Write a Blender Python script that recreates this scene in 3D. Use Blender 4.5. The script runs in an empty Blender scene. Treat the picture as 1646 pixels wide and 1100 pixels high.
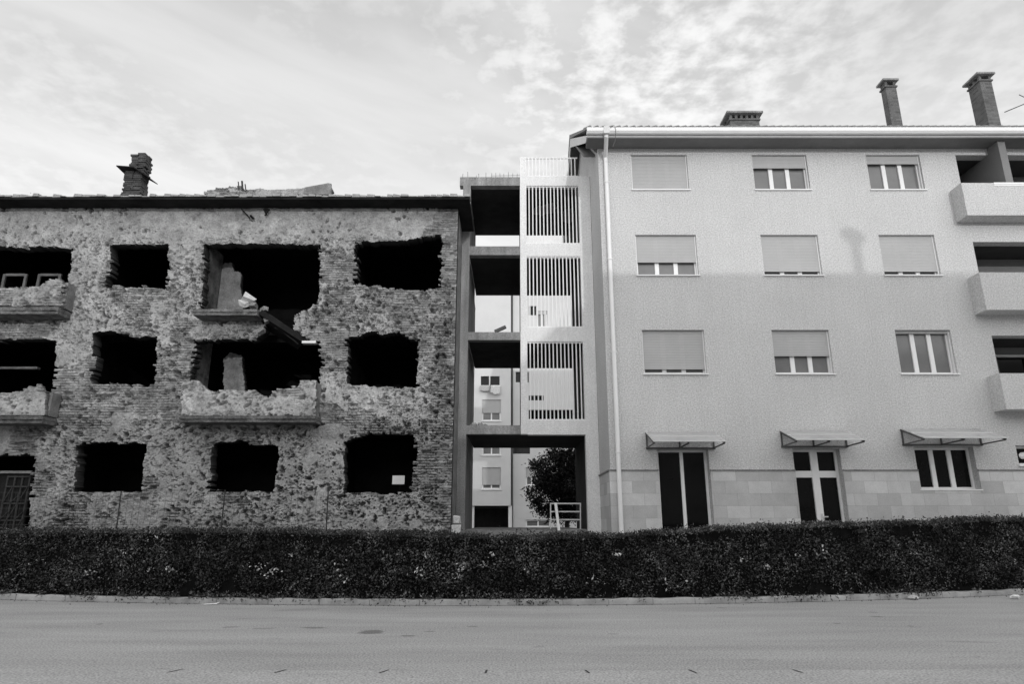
import bpy, math, random
import numpy as np
from mathutils import Vector

R = math.radians
random.seed(7)
S = bpy.context.scene
COL = S.collection

# ------------------------------------------------------------------ camera
CAM_Z, PITCH = 1.6, math.atan(.2745)
cd = bpy.data.cameras.new('camera'); cam = bpy.data.objects.new('camera', cd); COL.objects.link(cam)
cam.location = (0, 0, CAM_Z); cam.rotation_euler = (R(90) + PITCH, 0, 0)
cd.sensor_width = 36; cd.lens = 36 * 1056.7 / 1646; cd.clip_start = .1; cd.clip_end = 2000
S.camera = cam

# ------------------------------------------------------------------ light
SUN_EL, SUN_AZ = 10, 9           # behind the camera, a little to the right
W = bpy.data.worlds.new('World'); S.world = W; W.use_nodes = True
def build_world():
    nt = W.node_tree; N = nt.nodes; L = nt.links; N.clear()
    def nd(t, **k):
        n = N.new(t)
        for a, b in k.items(): setattr(n, a, b)
        return n
    def M(op, a, b=None, c=None, clamp=False):
        n = nd('ShaderNodeMath', operation=op, use_clamp=clamp)
        for i, v in enumerate((a, b, c)):
            if v is None: continue
            if isinstance(v, (int, float)): n.inputs[i].default_value = v
            else: L.new(v, n.inputs[i])
        return n.outputs[0]
    out = nd('ShaderNodeOutputWorld'); bg = nd('ShaderNodeBackground'); L.new(bg.outputs[0], out.inputs[0])
    sky = nd('ShaderNodeTexSky', sky_type='NISHITA', sun_disc=False)
    sky.sun_elevation = R(SUN_EL); sky.sun_rotation = R(180 - SUN_AZ); sky.dust_density = 2
    bw = nd('ShaderNodeRGBToBW'); L.new(sky.outputs[0], bw.inputs[0])
    tc = nd('ShaderNodeTexCoord'); sp = nd('ShaderNodeSeparateXYZ'); L.new(tc.outputs['Generated'], sp.inputs[0])
    zz = M('MAXIMUM', sp.outputs[2], .04)
    cx = M('DIVIDE', sp.outputs[0], zz); cy = M('DIVIDE', sp.outputs[1], zz)
    cb = nd('ShaderNodeCombineXYZ'); L.new(cx, cb.inputs[0]); L.new(cy, cb.inputs[1])
    # streaky high cloud
    vr = nd('ShaderNodeVectorRotate', rotation_type='Z_AXIS'); vr.inputs['Angle'].default_value = R(-40); L.new(cb.outputs[0], vr.inputs['Vector'])
    mp = nd('ShaderNodeMapping'); mp.inputs['Scale'].default_value = (.9, 2.3, 1); mp.inputs['Location'].default_value = (3.1, 1.7, 0)
    L.new(vr.outputs[0], mp.inputs[0])
    n1 = nd('ShaderNodeTexNoise'); L.new(mp.outputs[0], n1.inputs['Vector'])
    n1.inputs['Scale'].default_value = .95; n1.inputs['Detail'].default_value = 9; n1.inputs['Roughness'].default_value = .55; n1.inputs['Distortion'].default_value = .5
    # puffy cloud
    n2 = nd('ShaderNodeTexNoise'); L.new(cb.outputs[0], n2.inputs['Vector'])
    n2.inputs['Scale'].default_value = 12.5; n2.inputs['Detail'].default_value = 10; n2.inputs['Roughness'].default_value = .58; n2.inputs['Distortion'].default_value = .1
    # where the puffs gather
    vd = nd('ShaderNodeVectorMath', operation='DISTANCE'); L.new(cb.outputs[0], vd.inputs[0]); vd.inputs[1].default_value = (.30, 1.30, 0)
    pm = nd('ShaderNodeMapRange', interpolation_type='SMOOTHSTEP'); L.new(vd.outputs['Value'], pm.inputs[0])
    pm.inputs[1].default_value = .62; pm.inputs[2].default_value = .10; pm.inputs[3].default_value = .32; pm.inputs[4].default_value = 1
    streak = nd('ShaderNodeMapRange', interpolation_type='SMOOTHSTEP'); L.new(n1.outputs[0], streak.inputs[0])
    streak.inputs[1].default_value = .36; streak.inputs[2].default_value = .72
    puff = nd('ShaderNodeMapRange', interpolation_type='SMOOTHSTEP'); L.new(n2.outputs[0], puff.inputs[0])
    puff.inputs[1].default_value = .32; puff.inputs[2].default_value = .68
    pf = M('MULTIPLY', puff.outputs[0], pm.outputs[0])
    # hazy brightening towards the horizon
    hz = nd('ShaderNodeMapRange', interpolation_type='SMOOTHSTEP'); L.new(sp.outputs[2], hz.inputs[0])
    hz.inputs[1].default_value = .66; hz.inputs[2].default_value = .34; hz.inputs[3].default_value = 0; hz.inputs[4].default_value = .6
    c = M('MAXIMUM', M('MULTIPLY', streak.outputs[0], .45), M('MULTIPLY', pf, .95))
    c = M('ADD', c, hz.outputs[0], clamp=True)
    base = M('ADD', M('MULTIPLY', bw.outputs[0], SKY_N), SKY_B)
    mix = M('ADD', M('MULTIPLY', base, M('SUBTRACT', 1, c)), M('MULTIPLY', c, SKY_C))
    # added glow high in the unseen sky behind the camera, lights the facades
    dt = nd('ShaderNodeVectorMath', operation='DOT_PRODUCT'); L.new(tc.outputs['Generated'], dt.inputs[0])
    dt.inputs[1].default_value = (math.sin(R(16)) * math.cos(R(42)), -math.cos(R(16)) * math.cos(R(42)), math.sin(R(42)))
    gl = nd('ShaderNodeMapRange', interpolation_type='SMOOTHSTEP'); L.new(dt.outputs['Value'], gl.inputs[0])
    gl.inputs[1].default_value = .2; gl.inputs[2].default_value = .92; gl.inputs[3].default_value = 1; gl.inputs[4].default_value = SKY_GLOW
    mix = M('MULTIPLY', mix, gl.outputs[0])
    L.new(mix, bg.inputs['Color']); bg.inputs['Strength'].default_value = .15
SKY_N, SKY_B, SKY_C, SKY_GLOW = .7, 8.9, 16.4, 2.0
build_world()
sd = bpy.data.lights.new('sun', 'SUN'); sun = bpy.data.objects.new('sun', sd); COL.objects.link(sun)
sd.energy = 2.25; sd.angle = R(.53); sd.color = (1, 1, 1)
sdir = Vector((-math.sin(R(SUN_AZ)) * math.cos(R(SUN_EL)), math.cos(R(SUN_AZ)) * math.cos(R(SUN_EL)), -math.sin(R(SUN_EL))))
sun.rotation_euler = sdir.to_track_quat('-Z', 'Y').to_euler(); sun.location = (5, -30, 30)
vs = S.view_settings; vs.view_transform = 'Standard'; vs.look = 'None'; vs.gamma = 1; vs.exposure = -1.33; vs.use_curve_mapping = False

# ------------------------------------------------------------------ helpers
F_, T_ = 1056.7, .2745
CT, ST = math.cos(PITCH), math.sin(PITCH)
def P(px, py, D):
    """measured from the photograph: point of the wall plane at distance D"""
    u, v = (px - 823) / F_, (550 - py) / F_
    return D * u / (CT - v * ST), CAM_Z + D * (T_ + v) / (1 - v * T_)
def PX(x, z, D):
    r = (z - CAM_Z) / D; v = (r - T_) / (1 + r * T_)
    return 823 + F_ * x / D * (CT - v * ST), 550 - F_ * v

class MB:
    def __init__(s): s.v = []; s.f = []
    def add(s, vs, fs):
        b = len(s.v); s.v += [tuple(p) for p in vs]; s.f += [tuple(i + b for i in f) for f in fs]; return s
    def box(s, x0, x1, y0, y1, z0, z1):
        return s.add([(x0,y0,z0),(x1,y0,z0),(x1,y1,z0),(x0,y1,z0),(x0,y0,z1),(x1,y0,z1),(x1,y1,z1),(x0,y1,z1)],
                     [(0,3,2,1),(4,5,6,7),(0,1,5,4),(1,2,6,5),(2,3,7,6),(3,0,4,7)])
    def bar(s, a, b, w, h=None):
        h = h or w; a, b = Vector(a), Vector(b); d = (b - a).normalized()
        up = Vector((0,0,1)) if abs(d.z) < .95 else Vector((0,1,0))
        r = d.cross(up).normalized() * w / 2; u = r.cross(d).normalized() * h / 2
        return s.add([a-r-u,a+r-u,a+r+u,a-r+u,b-r-u,b+r-u,b+r+u,b-r+u],
                     [(0,1,2,3),(7,6,5,4),(0,4,5,1),(1,5,6,2),(2,6,7,3),(3,7,4,0)])
    def tube(s, pts, r, n=10):
        pts = [Vector(p) for p in pts]; rs = r if isinstance(r, (list, tuple)) else [r] * len(pts); vs, fs = [], []
        for i, p in enumerate(pts):
            d = (pts[min(i+1, len(pts)-1)] - pts[max(i-1, 0)]).normalized()
            up = Vector((0,0,1)) if abs(d.z) < .9 else Vector((0,1,0))
            a = d.cross(up).normalized(); b = a.cross(d)
            for k in range(n):
                t = 2 * math.pi * k / n; vs.append(p + (a * math.cos(t) + b * math.sin(t)) * rs[i])
        for i in range(len(pts) - 1):
            for k in range(n):
                fs.append((i*n+k, i*n+(k+1) % n, (i+1)*n+(k+1) % n, (i+1)*n+k))
        fs += [tuple(range(n)), tuple(range((len(pts)-1)*n, len(pts)*n))[::-1]]
        return s.add(vs, fs)
    def chunk(s, c, r, seed=0, sq=(1,1,1)):
        rn = random.Random(seed); from mathutils import Euler
        M_ = Euler((rn.uniform(-.5,.5), rn.uniform(-.6,.6), rn.uniform(-.6,.6))).to_matrix(); vs = []
        for i in (-1, 1):
            for k in ((-1,-1),(1,-1),(1,1),(-1,1)):
                q = M_ @ Vector((k[0]*r*sq[0]*rn.uniform(.55,1), k[1]*r*sq[1]*rn.uniform(.55,1), i*r*sq[2]*rn.uniform(.5,1))); vs.append(Vector(c) + q)
        return s.add(vs, [(0,3,2,1),(4,5,6,7),(0,1,5,4),(1,2,6,5),(2,3,7,6),(3,0,4,7)])
    def prism_x(s, prof, x0, x1):      # profile of (y, z), drawn along x
        n = len(prof); vs = [(x0, y, z) for y, z in prof] + [(x1, y, z) for y, z in prof]
        fs = [(i, (i+1) % n, n+(i+1) % n, n+i) for i in range(n)] + [tuple(range(n))[::-1], tuple(range(n, 2*n))]
        return s.add(vs, fs)
    def prism_y(s, prof, y0, y1):      # profile of (x, z), drawn along y
        n = len(prof); vs = [(x, y0, z) for x, z in prof] + [(x, y1, z) for x, z in prof]
        fs = [(i, (i+1) % n, n+(i+1) % n, n+i) for i in range(n)] + [tuple(range(n))[::-1], tuple(range(n, 2*n))]
        return s.add(vs, fs)
    def lump(s, c, r, seed=0, sq=(1,1,1)):
        rn = random.Random(seed); vs = []; fs = []; n, m = 8, 5
        for i in range(m + 1):
            for k in range(n):
                a, b = math.pi * i / m, 2 * math.pi * k / n; q = r * rn.uniform(.72, 1.2)
                vs.append((c[0]+q*sq[0]*math.sin(a)*math.cos(b), c[1]+q*sq[1]*math.sin(a)*math.sin(b), c[2]+q*sq[2]*math.cos(a)))
        for i in range(m):
            for k in range(n): fs.append((i*n+k, i*n+(k+1) % n, (i+1)*n+(k+1) % n, (i+1)*n+k))
        return s.add(vs, fs)
    def parts(s, name, mat, parent=None):
        """every loose piece becomes a part of its own"""
        p = list(range(len(s.v)))
        def fd(i):
            while p[i] != i: p[i] = p[p[i]]; i = p[i]
            return i
        for f in s.f:
            for i in f[1:]: p[fd(i)] = fd(f[0])
        gr = {}
        for f in s.f: gr.setdefault(fd(f[0]), []).append(f)
        for fs in gr.values():
            ids = sorted({i for f in fs for i in f}); mp = {v: k for k, v in enumerate(ids)}
            q = MB(); q.v = [s.v[i] for i in ids]; q.f = [tuple(mp[i] for i in f) for f in fs]; q.build(name, mat, parent)
    def build(s, name, mat, parent=None, smooth=False, bevel=0):
        me = bpy.data.meshes.new(name); off = Vector((0,0,0)); p = parent
        while p is not None: off += p.location; p = p.parent
        me.from_pydata([tuple(Vector(v) - off) for v in s.v], [], s.f); me.update()
        o = bpy.data.objects.new(name, me); COL.objects.link(o); me.materials.append(mat); o.parent = parent
        import bmesh
        bm = bmesh.new(); bm.from_mesh(me); bmesh.ops.recalc_face_normals(bm, faces=bm.faces); bm.to_mesh(me); bm.free()
        if smooth: me.shade_smooth()
        if bevel:
            m = o.modifiers.new('bevel', 'BEVEL'); m.width = bevel; m.segments = 2; m.limit_method = 'ANGLE'
        return o
def np_mesh(name, V, Fq, mat, parent=None, attr=None, smooth=False):
    """mesh of quads from arrays"""
    off = Vector((0,0,0)); p = parent
    while p is not None: off += p.location; p = p.parent
    V = np.asarray(V, np.float32) - np.array(off, np.float32); Fq = np.asarray(Fq, np.int32)
    me = bpy.data.meshes.new(name); me.vertices.add(len(V)); me.vertices.foreach_set('co', V.ravel())
    me.loops.add(Fq.size); me.loops.foreach_set('vertex_index', Fq.ravel())
    me.polygons.add(len(Fq)); me.polygons.foreach_set('loop_start', np.arange(0, Fq.size, 4, dtype=np.int32))
    me.polygons.foreach_set('loop_total', np.full(len(Fq), 4, np.int32))
    me.update(calc_edges=True)
    if attr:
        for k, a in attr.items():
            at = me.attributes.new(k, 'FLOAT', 'POINT'); at.data.foreach_set('value', np.asarray(a, np.float32))
    o = bpy.data.objects.new(name, me); COL.objects.link(o); me.materials.append(mat); o.parent = parent
    if smooth: me.shade_smooth()
    return o
def tag(o, label=None, cat=None, group=None, kind=None):
    if label: o['label'] = label
    if cat: o['category'] = cat
    if group: o['group'] = group
    if kind: o['kind'] = kind
    return o
def empty(name, loc, label, cat, group=None):
    o = bpy.data.objects.new(name, None); COL.objects.link(o); o.location = loc; o.empty_display_size = .3
    return tag(o, label, cat, group)

# ------------------------------------------------------------------ materials (black-and-white world: all greys)
def material(name, lo, hi, scale=3, fine=60, fine_amt=.12, rough=.85, bump=.0, bump_scale=40, spec=.3, stretch=(1,1,1), detail=8, streak=0):
    m = bpy.data.materials.new(name); m.use_nodes = True; nt = m.node_tree; N, L = nt.nodes, nt.links
    b = N['Principled BSDF']; b.inputs['Roughness'].default_value = rough; b.inputs['Specular IOR Level'].default_value = spec
    tc = N.new('ShaderNodeTexCoord'); mp = N.new('ShaderNodeMapping'); L.new(tc.outputs['Object'], mp.inputs[0]); mp.inputs['Scale'].default_value = stretch
    n = N.new('ShaderNodeTexNoise'); L.new(mp.outputs[0], n.inputs['Vector']); n.inputs['Scale'].default_value = scale; n.inputs['Detail'].default_value = detail; n.inputs['Roughness'].default_value = .6
    n2 = N.new('ShaderNodeTexNoise'); L.new(tc.outputs['Object'], n2.inputs['Vector']); n2.inputs['Scale'].default_value = fine; n2.inputs['Detail'].default_value = 3
    r = N.new('ShaderNodeMapRange'); L.new(n.outputs[0], r.inputs[0]); r.inputs[1].default_value = .3; r.inputs[2].default_value = .7; r.inputs[3].default_value = lo; r.inputs[4].default_value = hi
    r2 = N.new('ShaderNodeMapRange'); L.new(n2.outputs[0], r2.inputs[0]); r2.inputs[1].default_value = .25; r2.inputs[2].default_value = .75; r2.inputs[3].default_value = 1 - fine_amt; r2.inputs[4].default_value = 1 + fine_amt
    mu = N.new('ShaderNodeMath'); mu.operation = 'MULTIPLY'; L.new(r.outputs[0], mu.inputs[0]); L.new(r2.outputs[0], mu.inputs[1])
    last = mu.outputs[0]
    if streak:
        mp2 = N.new('ShaderNodeMapping'); L.new(tc.outputs['Object'], mp2.inputs[0]); mp2.inputs['Scale'].default_value = (5, 5, .25)
        n3 = N.new('ShaderNodeTexNoise'); L.new(mp2.outputs[0], n3.inputs['Vector']); n3.inputs['Scale'].default_value = 1.2; n3.inputs['Detail'].default_value = 5
        r3 = N.new('ShaderNodeMapRange'); L.new(n3.outputs[0], r3.inputs[0]); r3.inputs[1].default_value = .35; r3.inputs[2].default_value = .62; r3.inputs[3].default_value = 1 - streak; r3.inputs[4].default_value = 1
        m3 = N.new('ShaderNodeMath'); m3.operation = 'MULTIPLY'; L.new(last, m3.inputs[0]); L.new(r3.outputs[0], m3.inputs[1]); last = m3.outputs[0]
    L.new(last, b.inputs['Base Color'])
    if bump:
        bn = N.new('ShaderNodeTexNoise'); L.new(tc.outputs['Object'], bn.inputs['Vector']); bn.inputs['Scale'].default_value = bump_scale; bn.inputs['Detail'].default_value = 4
        bp = N.new('ShaderNodeBump'); bp.inputs['Strength'].default_value = bump; bp.inputs['Distance'].default_value = .03; L.new(bn.outputs[0], bp.inputs['Height']); L.new(bp.outputs[0], b.inputs['Normal'])
    return m
def brick_nodes(nt, vec_out, w, h, c1, c2, mortar, msize):
    N, L = nt.nodes, nt.links
    sp = N.new('ShaderNodeSeparateXYZ'); L.new(vec_out, sp.inputs[0])
    ad = N.new('ShaderNodeMath'); ad.operation = 'ADD'; L.new(sp.outputs[0], ad.inputs[0]); L.new(sp.outputs[1], ad.inputs[1])
    cb = N.new('ShaderNodeCombineXYZ'); L.new(ad.outputs[0], cb.inputs[0]); L.new(sp.outputs[2], cb.inputs[1])
    b = N.new('ShaderNodeTexBrick'); L.new(cb.outputs[0], b.inputs['Vector'])
    b.inputs['Scale'].default_value = 1; b.inputs['Brick Width'].default_value = w; b.inputs['Row Height'].default_value = h
    b.inputs['Mortar Size'].default_value = msize; b.inputs['Mortar Smooth'].default_value = .3; b.inputs['Bias'].default_value = 0
    for k, c in (('Color1', c1), ('Color2', c2), ('Mortar', mortar)): b.inputs[k].default_value = (c, c, c, 1)
    return b
def brick_material(name, w, h, c1, c2, mortar, msize=.006, bump=.6, dirt=.3):
    m = material(name, 1 - dirt, 1.05, 2.5, 50, .12, .9); nt = m.node_tree; N, L = nt.nodes, nt.links
    p = N['Principled BSDF']; src = p.inputs['Base Color'].links[0].from_socket; tc = next(n for n in N if n.type == 'TEX_COORD')
    b = brick_nodes(nt, tc.outputs['Object'], w, h, c1, c2, mortar, msize)
    mx = N.new('ShaderNodeMix'); mx.data_type = 'RGBA'; mx.blend_type = 'MULTIPLY'; mx.inputs['Factor'].default_value = 1
    L.new(b.outputs['Color'], mx.inputs['A']); L.new(src, mx.inputs['B']); L.new(mx.outputs['Result'], p.inputs['Base Color'])
    bp = N.new('ShaderNodeBump'); bp.invert = True; bp.inputs['Strength'].default_value = bump; bp.inputs['Distance'].default_value = .012
    L.new(b.outputs['Fac'], bp.inputs['Height']); L.new(bp.outputs[0], p.inputs['Normal'])
    return m
def ruin_material():
    """attribute 'plaster': 1 where the render still holds, 0 where brick shows"""
    m = bpy.data.materials.new('shelled_wall'); m.use_nodes = True; nt = m.node_tree; N, L = nt.nodes, nt.links
    p = N['Principled BSDF']; p.inputs['Roughness'].default_value = .95; p.inputs['Specular IOR Level'].default_value = .15
    tc = N.new('ShaderNodeTexCoord'); at = N.new('ShaderNodeAttribute'); at.attribute_name = 'plaster'
    b = brick_nodes(nt, tc.outputs['Object'], .25, .075, .36, .20, .25, .009)
    def noise(sc, det, a, c, lo, hi):
        n = N.new('ShaderNodeTexNoise'); L.new(tc.outputs['Object'], n.inputs['Vector']); n.inputs['Scale'].default_value = sc; n.inputs['Detail'].default_value = det; n.inputs['Roughness'].default_value = .65
        r = N.new('ShaderNodeMapRange'); L.new(n.outputs[0], r.inputs[0]); r.inputs[1].default_value = a; r.inputs[2].default_value = c; r.inputs[3].default_value = lo; r.inputs[4].default_value = hi
        return n.outputs[0], r.outputs[0]
    _, pl = noise(1.1, 10, .35, .65, .29, .48); _, gr = noise(3.0, 9, .36, .62, .70, 1.06); fn, fi = noise(45, 4, .3, .7, .78, 1.2)
    _, bd = noise(2.2, 8, .35, .65, .6, 1.25)
    def mul(a, c):
        n = N.new('ShaderNodeMath'); n.operation = 'MULTIPLY'; L.new(a, n.inputs[0]); L.new(c, n.inputs[1]); return n.outputs[0]
    _, gg = noise(24, 5, .38, .58, .84, 1.06); plc = mul(mul(mul(pl, gr), fi), gg)
    bw = N.new('ShaderNodeRGBToBW'); L.new(b.outputs['Color'], bw.inputs[0]); brc = mul(mul(bw.outputs[0], bd), fi)
    mx = N.new('ShaderNodeMix'); mx.data_type = 'FLOAT'; L.new(at.outputs['Fac'], mx.inputs[0]); L.new(brc, mx.inputs[2]); L.new(plc, mx.inputs[3])
    sa = N.new('ShaderNodeAttribute'); sa.attribute_name = 'soot_shade'  # painted shade of the window reveals
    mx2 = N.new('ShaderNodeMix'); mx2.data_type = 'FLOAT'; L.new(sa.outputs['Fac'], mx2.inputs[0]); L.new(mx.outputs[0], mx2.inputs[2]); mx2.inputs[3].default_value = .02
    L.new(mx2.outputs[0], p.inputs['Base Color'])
    bp = N.new('ShaderNodeBump'); bp.inputs['Strength'].default_value = .7; bp.inputs['Distance'].default_value = .02; L.new(fn, bp.inputs['Height'])
    iv = N.new('ShaderNodeMath'); iv.operation = 'MULTIPLY'; L.new(b.outputs['Fac'], iv.inputs[0])
    om = N.new('ShaderNodeMath'); om.operation = 'SUBTRACT'; om.inputs[0].default_value = 1; L.new(at.outputs['Fac'], om.inputs[1]); L.new(om.outputs[0], iv.inputs[1])
    b2 = N.new('ShaderNodeBump'); b2.invert = True; b2.inputs['Strength'].default_value = .9; b2.inputs['Distance'].default_value = .02
    L.new(iv.outputs[0], b2.inputs['Height']); L.new(bp.outputs[0], b2.inputs['Normal']); L.new(b2.outputs[0], p.inputs['Normal'])
    return m
def leaf_material(name, lo, hi):
    m = bpy.data.materials.new(name); m.use_nodes = True; N, L = m.node_tree.nodes, m.node_tree.links
    p = N['Principled BSDF']; p.inputs['Roughness'].default_value = .55; p.inputs['Specular IOR Level'].default_value = .25
    at = N.new('ShaderNodeAttribute'); at.attribute_name = 'tint'
    r = N.new('ShaderNodeMapRange'); L.new(at.outputs['Fac'], r.inputs[0]); r.inputs[3].default_value = lo; r.inputs[4].default_value = hi
    L.new(r.outputs[0], p.inputs['Base Color']); return m
def glass_material(name, base, rough, spec=.5, alpha=1):
    m = material(name, base * .85, base * 1.15, 1.2, 30, .03, rough, spec=spec)
    if alpha < 1: m.node_tree.nodes['Principled BSDF'].inputs['Alpha'].default_value = alpha
    return m
def tile_material():
    m = brick_material('stone_cladding', .62, .32, .67, .47, .36, .004, .25, .12); return m
def road_material():
    m = material('worn_road', .30, .41, .5, 40, .5, .92, .4, 60, .2, (.5, 2.6, 1)); nt = m.node_tree; N, L = nt.nodes, nt.links
    p = N['Principled BSDF']; src = p.inputs['Base Color'].links[0].from_socket; tc = next(n for n in N if n.type == 'TEX_COORD')
    mp = N.new('ShaderNodeMapping'); L.new(tc.outputs['Object'], mp.inputs[0]); mp.inputs['Scale'].default_value = (.8, 1.5, 1)
    n = N.new('ShaderNodeTexNoise'); L.new(mp.outputs[0], n.inputs['Vector']); n.inputs['Scale'].default_value = 1.1; n.inputs['Detail'].default_value = 7; n.inputs['Distortion'].default_value = .8
    r = N.new('ShaderNodeMapRange'); L.new(n.outputs[0], r.inputs[0]); r.inputs[1].default_value = .66; r.inputs[2].default_value = .74; r.inputs[3].default_value = 1; r.inputs[4].default_value = .72
    # oil stain and small drips where the photograph has them
    cur = r.outputs[0]
    for (px, py, rx, ry, dk) in ((597, 1017, .19, .22, .5), (655, 1023, .12, .07, .6), (690, 1016, .09, .07, .7), (760, 1008, .09, .07, .7), (370, 1009, .15, .08, .7), (425, 1011, .24, .07, .72),
                             (505, 1010, .22, .09, .62), (160, 1004, .06, .05, .55), (1410, 992, .12, .07, .6), (1403, 985, .10, .07, .7), (1345, 1003, .07, .06, .65), (1160, 978, .1, .07, .7), (985, 1020, .1, .05, .75), (480, 981, .5, .18, .86), (1565, 1033, .4, .06, .82)):
        x, D = ground_pt(px, py)
        mm = N.new('ShaderNodeMapping'); mm.vector_type = 'TEXTURE'; L.new(tc.outputs['Object'], mm.inputs[0]); mm.inputs['Location'].default_value = (x, D, 0); mm.inputs['Scale'].default_value = (rx, ry, 1); mm.inputs['Rotation'].default_value = (0, 0, random.uniform(-.2, .5))
        ln = N.new('ShaderNodeVectorMath'); ln.operation = 'LENGTH'; L.new(mm.outputs[0], ln.inputs[0])
        wv = N.new('ShaderNodeMath'); wv.operation = 'MULTIPLY_ADD'; nn = N.new('ShaderNodeTexNoise'); nn.inputs['Scale'].default_value = 9; L.new(tc.outputs['Object'], nn.inputs['Vector'])
        L.new(nn.outputs[0], wv.inputs[0]); wv.inputs[1].default_value = .9; L.new(ln.outputs['Value'], wv.inputs[2])
        rr = N.new('ShaderNodeMapRange'); rr.interpolation_type = 'SMOOTHSTEP'; L.new(wv.outputs[0], rr.inputs[0]); rr.inputs[1].default_value = 1.1; rr.inputs[2].default_value = 1.6; rr.inputs[3].default_value = dk; rr.inputs[4].default_value = 1
        mu = N.new('ShaderNodeMath'); mu.operation = 'MULTIPLY'; L.new(cur, mu.inputs[0]); L.new(rr.outputs[0], mu.inputs[1]); cur = mu.outputs[0]
    mu = N.new('ShaderNodeMath'); mu.operation = 'MULTIPLY'; L.new(src, mu.inputs[0]); L.new(cur, mu.inputs[1]); L.new(mu.outputs[0], p.inputs['Base Color'])
    return m
def ground_pt(px, py):
    v = (550 - py) / F_; D = -CAM_Z * (1 - v * T_) / (T_ + v); return P(px, py, D)[0], D

MT = dict(
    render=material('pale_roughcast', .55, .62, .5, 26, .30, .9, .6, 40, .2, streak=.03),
    render_shaded=material('shaded_roughcast', .20, .25, .8, 55, .10, .9, .4, 70, .2),  # darker copy of the pale render, with loggia shade in the colour
    trim=material('white_frame_paint', .80, .86, 2, 40, .03, .45),
    tower_white=material('white_tower_plaster', .78, .84, 1.2, 28, .16, .9, .3, 60, streak=.06),
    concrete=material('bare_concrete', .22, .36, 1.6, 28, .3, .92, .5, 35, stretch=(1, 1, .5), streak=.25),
    dark_concrete=material('shaded_concrete', .025, .05, 2, 40, .2, .95),  # near-black copy of the bare concrete, inner shade put into its colour
    soffit=material('eave_boarding', .16, .2, 2, 60, .08, .8),
    soot_shade=material('burnt_shaded_interior', .008, .016, 2, 30, .2, 1, spec=0),  # burnt walls, darkened further so the rooms' shade is in the colour
    near_black=material('near_black_eave', .012, .03, 2, 30, .2, 1, spec=.05),  # even near-black colour shared by eave, cap, door and hanging slab
    ruin=ruin_material(),
    ruin_pl=material('old_grey_plaster', .13, .30, 3, 30, .3, .95, .7, 30, streak=.1),
    chimney=brick_material('chimney_brick', .25, .075, .17, .10, .20, .007, .8, .25),
    old_chimney=brick_material('old_chimney_brick', .25, .075, .11, .04, .09, .01, 1, .4),
    rooftile=material('roof_tile', .22, .34, 4, 40, .2, .9, .4, 25),
    cladding=tile_material(),
    shutter=material('roller_shutter_slats', .43, .47, 1.5, 60, .04, .6),
    lining=material('shaded_loggia_lining', .04, .06, 2, 40, .1, .9),  # ceiling and side of the loggias, their shade painted in as near black
    pane=glass_material('curtained_pane', .17, .12),
    black_pane=glass_material('dark_pane', .006, .06, .2),
    canopy_glass=glass_material('canopy_sheet', .62, .25, .5, .55),
    steel=material('dark_steel', .06, .1, 5, 50, .15, .5, spec=.4),
    pale_steel=material('pale_painted_steel', .6, .7, 4, 50, .06, .5),
    rust=material('rusted_metal', .03, .06, 6, 50, .25, .9),
    kerb=brick_material('kerb_concrete', .97, 7, .45, .36, .20, .008, .6, .45),
    gutter_strip=material('gutter_concrete', .345, .42, .6, 40, .5, .92, .2, 100, .2, (1, 3, 1)),
    soil=material('soil', .08, .15, 2, 30, .3, 1, .6, 20),
    grass=material('yard_grass', .06, .11, 3, 40, .3, 1, .6, 30),
    leaf=leaf_material('hedge_leaf', .016, .20), pale_leaf=leaf_material('dry_pale_leaf', .35, .7),
    tree_leaf=leaf_material('tree_leaf', .010, .055), bark=material('bark', .05, .1, 6, 40, .3, .95, .6, 30, stretch=(3, 3, .6)),
    twig_shade=material('hedge_core', .006, .014, 8, 50, .3, 1, spec=0),
    paper=material('white_paper', .66, .78, 3, 40, .05, .8),
    grimy=material('grimy_slab_concrete', .05, .20, 4, 30, .35, .95, .7, 30),
    stone=material('pale_stone', .42, .62, 5, 40, .15, .9, .5, 30),
    rear=material('rear_render', .62, .70, .6, 50, .08, .9, .3, 50),
    wood=material('weathered_wood', .07, .14, 2, 60, .2, .9, .3, 60, stretch=(1, 1, 8)),
    opposite=material('opposite_render', .5, .6, .6, 50, .08, .9),
)
MT['road'] = road_material()

# ------------------------------------------------------------------ noise fields
def vnoise(x, z, seed):
    rs = np.random.RandomState(seed); G = rs.rand(256, 256)
    xi, zi = np.floor(x).astype(int), np.floor(z).astype(int); fx, fz = x - xi, z - zi
    fx, fz = fx * fx * (3 - 2 * fx), fz * fz * (3 - 2 * fz); xi %= 256; zi %= 256; x1, z1 = (xi + 1) % 256, (zi + 1) % 256
    return (G[xi, zi] * (1 - fx) + G[x1, zi] * fx) * (1 - fz) + (G[xi, z1] * (1 - fx) + G[x1, z1] * fx) * fz
def fbm(x, z, seed, oct=4):
    s, a, t = 0, 1, 0
    for i in range(oct):
        s = s + a * vnoise(x * 2 ** i + 17.3 * i, z * 2 ** i + 9.1 * i, seed + i); t += a; a *= .55
    return s / t
def inside(px, pz, poly):
    r = np.zeros(px.shape, bool); n = len(poly)
    for i in range(n):
        (x0, z0), (x1, z1) = poly[i], poly[(i + 1) % n]
        if z0 == z1: continue
        c = ((z0 > pz) != (z1 > pz)) & (px < (x1 - x0) * (pz - z0) / (z1 - z0) + x0); r ^= c
    return r
def bricked(x, z, seed):
    """centre of the brick a point lies in, and a random number per brick"""
    row = np.floor(z / .075).astype(int); off = (row % 2) * .125
    c = np.floor((x + off) / .25).astype(int)
    h = np.random.RandomState(seed).rand(512, 512)[c % 512, row % 512]
    return c * .25 - off + .125, row * .075 + .0375, h
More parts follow.
